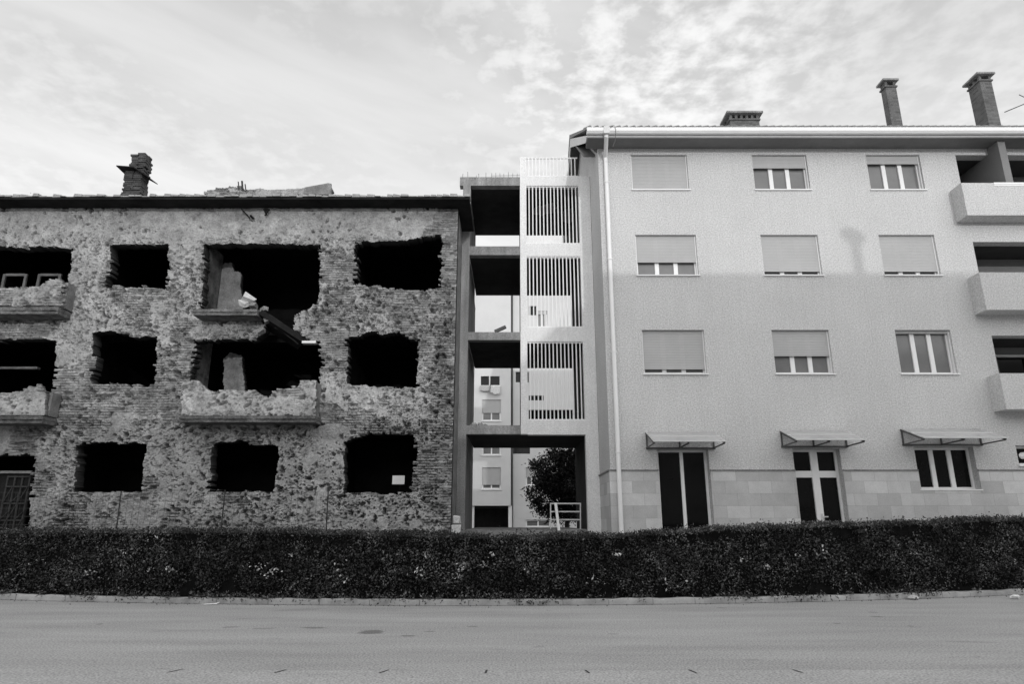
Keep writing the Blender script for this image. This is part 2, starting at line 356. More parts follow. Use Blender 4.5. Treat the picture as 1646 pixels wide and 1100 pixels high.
def rough_wall(name, outer, holes, y, thick, step, parent, bias, seed, craters=8, ragged=.05, mat=None, relief=1.0, back=True, soot_shade=0):
    """a shelled wall: plaster skin over brick, pitted by hits, ragged round every opening"""
    xs = [p[0] for p in outer]; zs = [p[1] for p in outer]
    x0, x1, z0, z1 = min(xs), max(xs), min(zs), max(zs)
    nx, nz = int(round((x1 - x0) / step)), int(round((z1 - z0) / step))
    gx, gz = np.linspace(x0, x1, nx + 1), np.linspace(z0, z1, nz + 1)
    X, Z = np.meshgrid(gx, gz, indexing='ij')
    def mask(X, Z):
        return (fbm(X * 1.1, Z * 1.1, seed, 6) - .5) * 3.4 + (fbm(X * 5, Z * 8, seed + 31, 4) - .5) * .8 + bias(X, Z)
    pl = mask(X, Z)
    plaster = np.clip(pl * 9 + .5, 0, 1)
    bx, bz, bh = bricked(X, Z, seed)
    dn = np.clip((fbm(X * 1.3, Z * 1.3, seed + 57, 3) - .3) * 3, .15, 1)
    dn = np.clip(dn * (1.25 - np.clip((Z - 9.75) * 3, 0, .85)), 0, 1) if back is False else dn
    gouge = np.clip((fbm(X * 10 + Z * 4, Z * 12 - X * 3, seed + 61, 5) - .60) * 18, 0, 1) * dn
    fineg = np.clip((fbm(X * 19, Z * 24, seed + 62, 3) - .60) * 12, 0, 1) * (.25 + .75 * dn)
    joint = np.maximum(((Z / .075) % 1) < .22, (np.abs(((X + (np.floor(Z / .075) % 2) * .125) % .25) - .006) < .011))
    dy = -plaster * .034 + (1 - plaster) * ((bh - .5) * .026 + np.where(bh > .93, .09, 0) + .045 * joint * np.clip((fbm(X * 6, Z * 6, seed + 6, 4) - .40) * 6, 0, 1))
    dy = dy + gouge * .055 + fineg * .03 + (fbm(X * 3, Z * 3, seed + 9, 3) - .5) * .05 + (fbm(X * 15, Z * 15, seed + 3, 2) - .5) * .014
    plaster = plaster * (1 - .7 * gouge)
    rs = np.random.RandomState(seed + 77); area = (x1 - x0) * (z1 - z0); n = int(area * craters)
    dens = fbm(X * .9, Z * .9, seed + 55, 3)
    for i in range(n):
        cx, cz = rs.uniform(x0, x1), rs.uniform(z0, z1)
        i0, k0 = min(int((cx - x0) / step), nx), min(int((cz - z0) / step), nz)
        if rs.rand() > np.clip((dens[i0, k0] - .40) * 6, .06, 1) * (.35 if cz > 9.8 and not back else 1): continue
        r = .017 + .05 * rs.rand() ** 7; q = int(r * 1.6 / step) + 2
        a, b, c, d = max(i0 - q, 0), min(i0 + q + 1, nx + 1), max(k0 - q, 0), min(k0 + q + 1, nz + 1)
        e = rs.uniform(.45, 1.9); an = rs.uniform(0, 3.14); ux, uz = X[a:b, c:d] - cx, Z[a:b, c:d] - cz
        dd = np.sqrt((ux * math.cos(an) + uz * math.sin(an)) ** 2 * e + (uz * math.cos(an) - ux * math.sin(an)) ** 2 / e) / r
        dd = dd + (vnoise(X[a:b, c:d] * 30, Z[a:b, c:d] * 30, seed + 8) - .5) * 1.1
        pit = np.clip(1.15 - dd, 0, 1)
        dy[a:b, c:d] += np.clip(pit * 2.6, 0, 1) * (r * 2.6 + .01); plaster[a:b, c:d] *= np.clip((dd - .2) * 3, .55, 1)
    cxx, czz = (X[:-1, :-1] + X[1:, 1:]) / 2, (Z[:-1, :-1] + Z[1:, 1:]) / 2
    bx, bz, bh = bricked(cxx, czz, seed)
    wob = lambda s: (fbm(cxx * 4.5, czz * 4.5, seed + s, 4) - .5) * ragged * 2.4
    isb = mask(cxx, czz) < .15
    tx = np.where(isb, bx * .45 + cxx * .55 + (bh - .5) * ragged * 1.6, cxx) + wob(1); tz = np.where(isb, bz * .7 + czz * .3 + (bh - .5) * ragged * .8, czz) + wob(2)
    keep = inside(tx, tz, outer) if len(outer) > 4 else np.ones(cxx.shape, bool)
    for h in holes: keep &= ~inside(tx, tz, h)
    K = np.zeros((nx + 2, nz + 2), bool); K[1:-1, 1:-1] = keep
    idx = np.arange((nx + 1) * (nz + 1)).reshape(nx + 1, nz + 1)
    Vf = np.stack([X, y + dy * relief, Z], -1).reshape(-1, 3)
    ii, kk = np.nonzero(keep)
    Fr = np.stack([idx[ii, kk], idx[ii + 1, kk], idx[ii + 1, kk + 1], idx[ii, kk + 1]], -1)
    NV = len(Vf); Vb = np.stack([X, np.full(X.shape, y + thick), Z], -1).reshape(-1, 3)
    side = []
    for di, dk, (a, b) in ((-1, 0, ((0, 0), (0, 1))), (1, 0, ((1, 1), (1, 0))), (0, -1, ((1, 0), (0, 0))), (0, 1, ((0, 1), (1, 1)))):
        e = keep & ~K[1 + di:nx + 1 + di, 1 + dk:nz + 1 + dk]; i, k = np.nonzero(e)
        va, vb = idx[i + a[0], k + a[1]], idx[i + b[0], k + b[1]]
        side.append(np.stack([va + NV, vb + NV, vb + 2 * NV, va + 2 * NV], -1))
    Fs = np.concatenate(side)
    # a brick-course roughness on the reveals and tops
    Vr = Vf.copy()
    Fb = Fr[:, ::-1] + 2 * NV
    V = np.concatenate([Vf, Vr, Vb]); Fq = np.concatenate([Fr, Fs, Fb] if back else [Fr, Fs])
    pa = np.concatenate([plaster.ravel(), np.zeros(2 * NV)])
    so = np.concatenate([np.zeros(NV), np.full(NV, .75), np.full(NV, 1.0)]) * soot_shade  # shade painted into the reveal colour, full at the back edge
    used = np.zeros(len(V), bool); used[Fq.ravel()] = True; re = np.cumsum(used) - 1
    return np_mesh(name, V[used], re[Fq], mat or MT['ruin'], parent, {'plaster': pa[used], 'soot_shade': so[used]})
def holed(mb, x0, x1, z0, z1, holes, y0, y1):
    """wall slab between y0 and y1 with rectangular openings and real reveals"""
    gx = sorted({x0, x1} | {v for h in holes for v in h[:2]}); gz = sorted({z0, z1} | {v for h in holes for v in h[2:]})
    gx = [v for v in gx if x0 <= v <= x1]; gz = [v for v in gz if z0 <= v <= z1]
    def solid(i, k):
        if not (0 <= i < len(gx) - 1 and 0 <= k < len(gz) - 1): return False
        cx, cz = (gx[i] + gx[i+1]) / 2, (gz[k] + gz[k+1]) / 2
        return not any(h[0] < cx < h[1] and h[2] < cz < h[3] for h in holes)
    for i in range(len(gx) - 1):
        for k in range(len(gz) - 1):
            if not solid(i, k): continue
            a, b, c, d = gx[i], gx[i+1], gz[k], gz[k+1]
            mb.add([(a,y0,c),(b,y0,c),(b,y0,d),(a,y0,d)], [(0,1,2,3)]); mb.add([(a,y1,c),(b,y1,c),(b,y1,d),(a,y1,d)], [(3,2,1,0)])
            if not solid(i-1, k): mb.add([(a,y0,c),(a,y0,d),(a,y1,d),(a,y1,c)], [(0,1,2,3)])
            if not solid(i+1, k): mb.add([(b,y0,c),(b,y0,d),(b,y1,d),(b,y1,c)], [(3,2,1,0)])
            if not solid(i, k-1): mb.add([(a,y0,c),(b,y0,c),(b,y1,c),(a,y1,c)], [(3,2,1,0)])
            if not solid(i, k+1): mb.add([(a,y0,d),(b,y0,d),(b,y1,d),(a,y1,d)], [(0,1,2,3)])
    return mb
def holed_obj(name, mat, parent, *a):
    mb = holed(MB(), *a)
    me = bpy.data.meshes.new(name); off = Vector((0,0,0)); p = parent
    while p is not None: off += p.location; p = p.parent
    me.from_pydata([tuple(Vector(v) - off) for v in mb.v], [], mb.f); me.update()
    o = bpy.data.objects.new(name, me); COL.objects.link(o); me.materials.append(mat); o.parent = parent; return o

# ------------------------------------------------------------------ ground
def kerb_y(x): return 13.95 + (.0105 if x < -1 else .0127) * min(abs(x + 1), 22) ** 2
def strip_mesh(name, fa, fb, z, mat, xs):
    V = []; Fq = []
    for i, x in enumerate(xs): V += [(x, fa(x), z), (x, fb(x), z)]
    for i in range(len(xs) - 1): Fq.append((2*i, 2*i+2, 2*i+3, 2*i+1))
    return np_mesh(name, V, Fq, mat)
XS = list(np.linspace(-60, 60, 161))
g = MB(); g.add([(-900,-900,-.06),(900,-900,-.06),(900,900,-.06),(-900,900,-.06)], [(0,1,2,3)]); tag(g.build('ground', MT['grass']), kind='structure')
tag(strip_mesh('road', lambda x: -6, lambda x: kerb_y(x) + .05, 0, MT['road'], XS), kind='structure')
near = lambda x: 8.03 + .0028 * x * x
tag(strip_mesh('gutter_strip', lambda x: 5.6, near, .004, MT['gutter_strip'], XS), kind='structure')
tag(strip_mesh('yard', lambda x: kerb_y(x) + .14, lambda x: 90, .10, MT['soil'], XS), kind='structure')
j = MB()
for px, py0, lean in ((268, 1083, .10), (440, 1084, .08), (608, 1085, .08), (780, 1085, .01), (948, 1085, -.03), (1118, 1082, -.05), (1290, 1083, -.05)):
    x, D = ground_pt(px, py0); y = near(x)
    j.add([(x-.012, y-.14, .008), (x+.012, y-.14, .008), (x+lean+.012, y+.02, .008), (x+lean-.012, y+.02, .008)], [(0,1,2,3)])
jo = j.build('gutter_joints', MT['rust']); tag(jo, kind='structure')
j = MB()
V = []; pr = [(0,-.02), (0,.10), (.02,.12), (.15,.12), (.15,-.02)]
kxs = np.linspace(-40, 40, 401); kv = []; kf = []
for i, x in enumerate(kxs):
    jy, jz = (random.random() - .5) * .015, (random.random() - .5) * .018
    joint = (i % 5 == 0)
    for (dy, dz) in pr: kv.append((x, kerb_y(x) + dy + jy + (.018 if joint else 0), dz + (jz if dz > 0 else 0) - (.018 if joint and dz > 0 else 0)))
for i in range(len(kxs) - 1):
    for k in range(4): kf.append((i*5+k, (i+1)*5+k, (i+1)*5+k+1, i*5+k+1))
tag(np_mesh('kerb', kv, kf, MT['kerb']), kind='structure')

# ------------------------------------------------------------------ the shelled building on the left
LD = 18.4
def L(*pts, D=LD): return [P(x, y, D) for x, y in pts]
ruin = empty('ruined_building', (-9, LD, .1), 'gutted three-storey brick building pitted by shellfire, its windows empty black holes', 'ruined building')
LX, RX, TOPZ = -16.6, -1.66, 10.9
holes = [
    L((-60,396),(117,398),(114,440),(103,470),(100,499),(-60,499)),
    L((-60,546),(92,546),(90,590),(80,655),(-60,655)),
    L((178,393),(272,392),(271,430),(265,463),(168,461),(178,425)),
    L((330,392),(517,393),(514,460),(510,486),(494,500),(472,508),(471,530),(487,544),(513,548),(517,580),(513,640),(300,640),(308,590),(312,546),(411,546),(425,535),(424,512),(412,504),(322,504)),
    L((570,390),(655,385),(690,379),(710,380),(710,464),(665,467),(640,464),(570,458)),
    L((150,535),(195,532),(213,543),(235,540),(256,541),(250,580),(247,618),(146,617),(149,575)),
    L((557,545),(580,538),(600,533),(620,539),(640,535),(655,543),(673,546),(671,585),(668,622),(640,623),(557,619)),
    L((-60,731),(60,732),(53,780),(42,880),(-60,880)),
    L((125,714),(237,713),(232,750),(228,791),(118,791),(124,750)),
    L((340,714),(375,711),(385,705),(395,712),(449,716),(446,760),(440,793),(335,790),(338,750)),
    L((553,712),(575,700),(600,697),(668,700),(668,730),(664,760),(663,790),(640,795),(600,792),(553,793)),
]
BL = [ # (px, py, rx, ry, weight): minus = brick bared, plus = render still on
    (360, 362, 420, 32, 1.3), (715, 600, 34, 320, -1.5), (190, 625, 120, 60, -1.2), (640, 495, 120, 30, -1.0), (540, 450, 26, 70, -.9), (285, 580, 25, 70, -1.0),
    (520, 560, 26, 40, -1.1), (300, 430, 28, 60, .9), (140, 430, 26, 60, .5), (220, 500, 100, 30, .35), (520, 740, 55, 60, .9), (285, 750, 50, 60, .8), (620, 830, 110, 40, .5),
    (180, 830, 150, 40, -.1), (90, 790, 30, 60, -.2), (640, 660, 60, 20, .4), (560, 640, 40, 25, .6), (690, 530, 30, 30, .5), (600, 690, 70, 20, -.5), (120, 530, 25, 20, .6), (420, 690, 120, 14, .5), (420, 830, 100, 30, .6)]
def facade_bias(X, Z):
    px, py = PX(X, Z, LD); b = np.full(X.shape, .18)
    for cx, cy, rx, ry, w in BL: b = b + w * np.exp(-(((px - cx) / rx) ** 2 + ((py - cy) / ry) ** 2))
    return b
rough_wall('facade_wall', [(LX, .1), (RX, .1), (RX, TOPZ), (LX, TOPZ)], holes, LD, .38, .017, ruin, facade_bias, 11, craters=115, ragged=.065, back=False, soot_shade=1)
FL = [(1.0, 1.15), (4.05, 4.3), (7.05, 7.28)]
m = MB(); m.box(RX-.38, RX, LD+.385, 28, .1, TOPZ); m.build('side_wall', MT['ruin_pl'], ruin)
m = MB(); m.box(LX-.02, RX, 28.003, 28.3, .1, TOPZ); m.box(LX-.4, LX-.003, LD+.01, 28.3, .1, TOPZ); m.build('rear_wall', MT['soot_shade'], ruin)
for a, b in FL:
    m = MB(); m.box(LX, RX-.385, LD+1.5 if a > 4 else LD+.39, 28, a, b); m.build('floor_slab', MT['soot_shade'], ruin)
# floor bands that are left behind the facade between the bays
m = MB()
for a, b in FL[1:]:
    m.box(P(255, 500, LD)[0]-1.6, P(300, 500, LD)[0]-.9, LD+.39, LD+1.495, a+.02, b-.02); m.box(P(520, 500, LD)[0]+.2, RX-.39, LD+.39, LD+1.495, a+.02, b-.02)
m.parts('slab_remnant', MT['soot_shade'], ruin)
# cross walls inside, burnt, with room shade in their near-black colour
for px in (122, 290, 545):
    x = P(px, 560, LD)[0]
    m = MB(); m.box(x-.1, x+.1, LD+.385, 27.99, 1.16, 4.04); m.box(x-.1, x+.1, LD+.385, 27.99, 4.31, 7.04); m.box(x-.1, x+.1, LD+.385, 27.99, 7.29, TOPZ); m.build('cross_wall', MT['soot_shade'], ruin)
m = MB(); m.box(LX, RX, 20.9, 21.1, 1.16, 4.04); m.box(LX, RX-.39, 22.5, 22.7, 4.31, 7.04); m.box(LX, RX-.39, 22.5, 22.7, 7.29, TOPZ-.01); m.build('spine_wall', MT['soot_shade'], ruin)
# roof slab with its overhanging eave, tile edge on top
EX = -1.27
m = MB(); m.box(LX-.5, EX, LD-.62, 20.04, TOPZ+.002, TOPZ+.07); m.box(LX-.5, RX, 20.042, 28.4, TOPZ+.002, TOPZ+.07)
eave = m.build('roof', MT['near_black'], ruin)
m = MB(); x = LX - .5; rn = random.Random(3)
while x < EX - .05:
    w = rn.uniform(.17, .26); h = rn.uniform(.03, .11)
    if rn.random() < .06: h = .02
    y0 = LD - .66 + rn.uniform(-.03, .04); a = .06
    m.add([(x,y0,TOPZ+.075),(x+w-.01,y0,TOPZ+.075),(x+w-.01,y0+.5,TOPZ+.15),(x,y0+.5,TOPZ+.15),(x+.01,y0+.02,TOPZ+.08+h),(x+w-.02,y0+.02,TOPZ+.08+h*rn.uniform(.6,1)),(x+w-.01,y0+.5,TOPZ+.22),(x,y0+.5,TOPZ+.22)],
          [(0,3,2,1),(4,5,6,7),(0,1,5,4),(1,2,6,5),(2,3,7,6),(3,0,4,7)]); x += w
m.add([(LX-.5,LD-.1,TOPZ+.12),(EX,LD-.1,TOPZ+.12),(EX,20.03,TOPZ+.45),(LX-.5,20.03,TOPZ+.45)], [(0,1,2,3)])
m.prism_x([(20.042, TOPZ+.07), (20.042, TOPZ+.45), (23, TOPZ+1.0), (28.4, TOPZ+.07)], LX-.5, RX)
m.build('roof_tiles', MT['rooftile'], eave)
# broken reed and wire ends hanging from the eave
m = MB()
for x0, y0, x1, y1, w in ((388,336,402,351,.05),(402,346,408,352,.09),(424,336,429,346,.05),(433,336,426,347,.04),(428,335,428,340,.12)):
    a, b = P(x0, y0, LD-.2), P(x1, y1, LD-.12); m.bar((a[0], LD-.2, a[1]), (b[0], LD-.12, b[1]), w, .03)
m.parts('hanging_debris', MT['near_black'], ruin)
# chimney stump of loose courses under a bent sheet cap
def course_stack(m, x0, x1, y0, y1, z0, z1, rn, jit=.012, top=None):
    z = z0; k = 0
    while z < z1 - .01:
        n = max(2, round((x1 - x0) / .24)); n2 = max(1, round((y1 - y0) / .24)); off = .5 if k % 2 else 0
        for i in range(n):
            for q in range(n2):
                a = x0 + (x1 - x0) * i / n; b = x0 + (x1 - x0) * (i + 1) / n; c = y0 + (y1 - y0) * q / n2; d = y0 + (y1 - y0) * (q + 1) / n2
                if top and z > top((a + b) / 2): continue
                dx, dy, s = rn.gauss(0, jit), rn.gauss(0, jit), rn.uniform(0, .006)
                m.box(a + dx + s, b + dx - s, c + dy + s, d + dy - s, z, z + .068)
        z += .075; k += 1
rn = random.Random(5); CD = 20.4
ch = MB(); course_stack(ch, -13.40, -12.80, CD, CD+.46, TOPZ+.3, 13.32, rn, .02); ch.box(-13.37, -12.83, CD+.03, CD+.43, TOPZ+.3, 13.3)
chim = ch.build('chimney', MT['old_chimney'], ruin)
ch = MB(); course_stack(ch, -13.30, -12.78, CD+.02, CD+.44, 13.42, 14.2, rn, .025, lambda x: 14.12 - 4.5 * (x + 13.02) ** 2); ch.build('chimney_head', MT['old_chimney'], chim)
ch = MB(); ch.add([(-13.62,CD-.2,13.46),(-13.0,CD-.22,13.40),(-12.58,CD-.2,13.12),(-12.58,CD+.62,13.2),(-13.0,CD+.62,13.44),(-13.66,CD+.62,13.48)] + [(-13.62,CD-.2,13.43),(-13.0,CD-.22,13.36),(-12.58,CD-.2,13.09),(-12.58,CD+.62,13.17),(-13.0,CD+.62,13.4),(-13.66,CD+.62,13.44)],
   [(0,1,4,5),(1,2,3,4),(11,10,7,6),(10,9,8,7),(0,6,7,1),(1,7,8,2),(2,8,9,3),(3,9,10,4),(4,10,11,5),(5,11,6,0)]); ch.build('chimney_cap', MT['near_black'], chim)
# what is left of the roof-top wall
RD = 20.6
rough_wall('roof_wall_remnant', L((326,330),(328,309),(345,303),(384,299),(388,305),(418,303),(430,306),(533,300),(533,330), D=RD), [], RD, .3, .03, ruin, lambda X, Z: .25 + 0*X, 23, craters=10, ragged=.03)
m = MB(); m.prism_y(L((488,313),(490,302),(528,295),(533,296),(532,313), D=RD-.1), RD-.14, RD-.06); m.build('roof_plank', MT['ruin_pl'], ruin)
m = MB()
for a, b, c in ((383, 292, .03), (389, 291, .05), (394, 296, .03)):
    q = P(a, b, RD-.05); q2 = P(a+1, 305, RD-.05); m.bar((q2[0], RD-.05, q2[1]), (q[0], RD-.05, q[1]), c)
m.parts('bent_rod', MT['rust'], ruin)
# loggia walls inside the middle bay: a pale plaster sheet torn along its edge
IW = LD + 1.35
rough_wall('loggia_wall', L((338,500),(346,470),(352,440),(358,424),(372,420),(376,436),(387,438),(387,470),(392,500), D=IW), [], IW, .2, .03, ruin, lambda X, Z: .9 + 0*X, 41, craters=10, relief=.6, mat=MT["ruin_pl"], ragged=.03)
rough_wall('loggia_wall', L((360,640),(360,575),(370,567),(388,572),(390,600),(395,640), D=IW), [], IW, .2, .03, ruin, lambda X, Z: .7 + 0*X, 43, craters=10, relief=.6, mat=MT["ruin_pl"], ragged=.03)
for za, zb in ((7.3, 9.9), (4.32, 7.04)):
    x = P(322, 450, LD)[0] - .02
    m = MB(); m.box(x-.14, x, LD+.39, LD+1.345, za, zb); m.build('loggia_side', MT['grimy'], ruin)
# left bay: back wall of the loggia with two small windows
LB = LD + 1.3
for (za, zb, wins, bias) in ((7.29, 9.95, ((8, 442, 38, 468), (64, 442, 93, 468)), -.6), (4.32, 6.9, (), -1.5)):
    hs = []
    for (a, b, c, d) in wins:
        p, q = P(a, b, LB), P(c, d, LB); hs.append([(p[0], q[1]-.4), (q[0], q[1]-.4), (q[0], p[1]), (p[0], p[1])])
    xr = P(112, 450, LB)[0]
    if wins: rough_wall('loggia_back_wall', [(LX, za), (xr, za), (xr, za+1.45), (LX, za+1.45)], hs, LB, .2, .03, ruin, lambda X, Z, b=bias: b + 0*X, 51, craters=8, ragged=.01)
    for h in hs:
        (a, z0), (c, _), _, (_, z1) = h
        m = MB(); m.box(a-.03, a+.05, LB-.04, LB+.02, z0, z1+.02); m.box(c-.05, c+.03, LB-.04, LB+.02, z0, z1+.02); m.box(a+.051, c-.051, LB-.04, LB+.02, z1-.05, z1+.03); m.build('window_frame', MT['ruin_pl'], ruin)
m = MB(); m.box(LX+.6, P(62, 580, LB)[0], LB, LB+.15, 6.15, 6.22); m.build('lintel', MT['ruin_pl'], ruin)
# balconies
BY = LD - .52
def slab(px0, px1, py, y0, y1, parent, h=.14, torn=True):
    m = MB(); (x0, z), (x1, _) = P(px0, py, y0), P(px1, py, y0); rn = random.Random(px0)
    n = 24
    for lay, (dy, za, zb) in enumerate(((0, z-h, z-h*.55), (-.035, z-h*.5, z))):
        prof = []
        for i in range(n + 1): prof.append((x0 + (x1 - x0) * i / n, y0 + dy + rn.uniform(-.02, .03)))
        for i in range(n):
            (a, ya), (b, yb) = prof[i], prof[i+1]
            m.add([(a,ya,za),(b,yb,za),(b,y1,za),(a,y1,za),(a,ya,zb+rn.uniform(-.012,.012)),(b,yb,zb),(b,y1,zb),(a,y1,zb)], [(0,3,2,1),(4,5,6,7),(0,1,5,4),(1,2,6,5),(2,3,7,6),(3,0,4,7)])
    return m.build('balcony', MT['grimy'], parent)
pb = lambda X, Z: .15 + 0*X
s1 = slab(311, 414, 497.5, LD-.62, LD+1.49, ruin, .17)
m = MB(); a, b = P(414, 502, LD-.3), P(484, 551, LD+.4)
m.bar((a[0]-.05, LD-.1, a[1]-.05), (b[0], LD+.5, b[1]-.02), .9, .16); m.build('hanging_slab', MT['near_black'], s1)
m = MB(); rn = random.Random(8)
for i in range(9):
    o = rn.uniform(-.42, .42); k0, k1 = rn.uniform(-.05, .4), rn.uniform(.75, 1.12)
    pt = lambda k: (a[0] + (b[0] - a[0]) * k + rn.uniform(-.06, .06), LD - .12 + .6 * k + o * .25 - .12, a[1] + (b[1] - a[1]) * k + o * .35 + rn.uniform(-.05, .05))
    m.tube([pt(k0), pt((k0 + k1) / 2), pt(k1)], .012, 5)
m.parts('rebar', MT['rust'], s1)
m = MB()
for (px, py, r, sd_) in ((400, 481, .16, 1), (393, 488, .12, 2), (408, 492, .10, 3), (424, 498, .1, 9), (419, 533, .11, 4), (430, 516, .10, 7)):
    x, z = P(px, py, LD-.3); q = MB(); q.chunk((x, LD-.3, z), r, sd_, (1.3, 1, .75)); q.build('broken_masonry', MT['stone' if sd_ < 3 else 'ruin_pl'], s1)
m = MB(); x, z = P(498, 551, LD+.1); m.box(x-.2, x+.2, LD, LD+.2, z-.04, z+.03); m.build('ledge_fragment', MT['paper'], ruin)
s2 = slab(290, 507, 669, BY-.06, LD-.002, ruin, .17)
rough_wall('parapet', L((293,669),(293,619),(301,613),(322,613),(334,628),(410,628),(418,635),(433,640),(441,627),(466,625),(470,618),(476,623),(486,612),(508,612),(507,669), D=BY), [], BY, .12, .025, s2, pb, 61, craters=60, ragged=.025)
xr, xl = P(507, 640, BY)[0], P(294, 640, BY)[0]; zt = P(500, 614, BY)[1]; zb = P(500, 669, BY)[1]
m = MB(); m.box(xr-.12, xr-.005, BY+.125, LD-.03, zb, zt); m.box(xl+.005, xl+.12, BY+.125, LD-.03, zb, zt-.1); m.parts('parapet_return', MT['ruin_pl'], s2)
for (px1, yt, yb_, prof) in ((97, 452, 493, ((-60,493),(-60,463),(40,462),(66,461),(72,455),(85,450),(101,449),(100,493))), (72, 630, 668, ((-60,668),(-60,630),(20,632),(34,628),(38,624),(50,622),(52,616),(60,615),(74,629),(72,668)))):
    s3 = slab(-60, px1 - 2, yb_ + 1, BY-.05, LD+1.3 if yt < 500 else LD+1.2, ruin, .20)
    rough_wall('parapet', L(*prof, D=BY), [], BY, .12, .025, s3, pb, 71 + px1, craters=40, ragged=.02)
    x = P(px1 + 1, yb_, BY)[0]; m = MB(); m.box(x-.12, x, BY+.125, LD-.03, P(0, yb_, BY)[1], P(0, yt, BY)[1]); m.build('parapet_return', MT['ruin_pl'], s3)
# barred door at the far left
DD = LD + .2
x1, zt = P(58, 733, DD); z0 = .15
m = MB(); m.box(-16.5, x1, DD+.04, DD+.1, z0, 2.9); door = m.build('door', MT['near_black'], ruin)
m = MB()
xa, xb = P(8, 790, DD)[0], P(44, 790, DD)[0]
for i in range(4): x = xa + (xb - xa) * i / 3; m.box(x-.022, x+.022, DD, DD+.035, z0, 2.85)
for z in (.3, .75, 1.2, 1.65, 2.1, 2.55, 2.82): m.box(xa, xb, DD-.012, DD-.001, z-.02, z+.02)
for i in range(3):
    for k in range(4):
        a = xa + (xb - xa) * i / 3; b = xa + (xb - xa) * (i + 1) / 3; z = .75 + .45 * k; m.bar((a, DD-.02, z), (b, DD-.02, z + .45 * (1 if (i + k) % 2 else .5)), .02)
m.build('door_grille', MT['rust'], door)
m = MB(); m.box(-16.5, x1-.02, DD-.03, DD+.1, 2.91, 2.98); m.build('door_lintel', MT['ruin_pl'], door)

# ------------------------------------------------------------------ concrete stair tower between the two
TD, TB = 20.1, 24.2
tow = empty('stair_tower', (.5, TD, .1), 'bare concrete stair tower with white barred bays between ruin and new block', 'stair tower')
TX0, TX1, TM0, TM1, TR0, TR1 = -1.655, -1.40, .27, .485, 2.245, 2.64
ZS = [(4.20, 4.47), (7.19, 7.45), (10.10, 10.41), (12.64, 12.96)]
m = MB(); m.box(TX0, TX1, TD, TD+.35, .1, 12.635); m.box(TX0, TX1-.05, TD+.352, TB, .1, 12.635); m.build('side_column', MT['concrete'], tow)
for a, b in ZS:
    last = a > 12
    m = MB(); m.box(TX0 - (.12 if last else 0) if last else TX1+.001, TM0-.001 if not last else TM1, TD+.02, TD+.3, a, b); bo = m.build('edge_beam', MT['concrete'], tow)
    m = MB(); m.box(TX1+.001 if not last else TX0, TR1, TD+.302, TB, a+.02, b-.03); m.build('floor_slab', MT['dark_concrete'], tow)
m = MB(); m.box(TM0, TM1, TD-.01, TD+.3, 4.20, 13.72); m.build('white_pier', MT['tower_white'], tow)
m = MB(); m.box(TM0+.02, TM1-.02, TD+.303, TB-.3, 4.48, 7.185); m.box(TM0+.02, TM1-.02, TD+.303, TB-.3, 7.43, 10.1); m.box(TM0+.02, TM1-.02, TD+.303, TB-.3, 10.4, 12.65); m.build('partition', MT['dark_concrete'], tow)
m = MB(); m.box(TR0, TR1, TD-.01, TD+.3, .1, 12.99); m.build('white_pier', MT['tower_white'], tow)
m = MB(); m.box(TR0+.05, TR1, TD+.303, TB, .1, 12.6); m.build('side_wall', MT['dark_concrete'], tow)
for a, b in ((4.18, 4.62), (7.13, 7.60), (10.04, 10.49), (12.62, 12.98)):
    m = MB(); m.box(TM1+.001, TR0-.001, TD-.008, TD+.26, a, b); m.build('white_beam', MT['tower_white'], tow)
m = MB(); m.box(TX1, TR0, TD+.35, TB+3, 1.1, 1.40); m.build('entrance_slab', MT['concrete'], tow)
m = MB()
for i in range(5): m.box(TX1+.4, TR0-.2, TD-.05-.28*i, TD+.345-.28*i, .1, 1.38-.24*i-.02)
m.build('entrance_steps', MT['concrete'], tow)
def bars(z0, z1, n, parent, full=True):
    m = MB(); m.box(TM1+.002, TR0-.002, TD+.03, TD+.07, z1-.04, z1); ra = m.build('railing', MT['trim'], parent)
    m = MB(); m.box(TM1+.002, TR0-.002, TD+.03, TD+.07, z0, z0+.04); m.build('bottom_rail', MT['trim'], ra)
    for i in range(n):
        x = TM1 + .03 + (TR0 - TM1 - .06) * (i + .5) / n
        b = MB(); b.box(x-.018, x+.018, TD+.035, TD+.065, z0+.041, z1-.041); b.build('bar', MT['trim'], ra)
bars(4.622, 7.128, 14, tow); bars(7.602, 10.038, 14, tow); bars(10.492, 12.618, 14, tow); bars(12.982, 13.72, 14, tow)
# plaster patches on the top landing's walls, seen through the bars
m = MB()
for (px, py, w, h, sd_) in ((868, 338, .30, .42, 1), (884, 333, .22, .5, 2), (915, 345, .28, .7, 3)):
    v = (550 - py) / F_; D = (12.655 - CAM_Z) * (1 - v * T_) / (T_ + v); x = P(px, py, D)[0]; rn = random.Random(sd_); n = 14
    ring = [(x + w * math.cos(6.28*i/n) * rn.uniform(.75, 1.15), D + h * math.sin(6.28*i/n) * rn.uniform(.7, 1.15)) for i in range(n)]
    z = 12.64 - .012 * sd_
    m.add([(a, b, z) for a, b in ring] + [(a, b, z + .01) for a, b in ring], [(i, (i+1) % n, n+(i+1) % n, n+i) for i in range(n)] + [tuple(range(n))[::-1], tuple(range(n, 2*n))])
m.parts('plaster_patch', MT['stone'], tow)
m = MB()
for (px, h) in ((743, .2), (752, .28), (766, .14), (770, .2), (781, .24), (790, .22), (797, .23), (804, .22), (810, .2), (817, .26), (824, .22), (831, .2)):
    x = P(px, 283, TD+.1)[0]; m.tube([(x, TD+.15, 12.95), (x + random.uniform(-.02, .02), TD+.15, 12.96 + h)], .007, 5)
m.bar((-.7, TD+.15, 13.08), (TM0, TD+.15, 13.1), .008); m.parts('rebar', MT['rust'], tow)
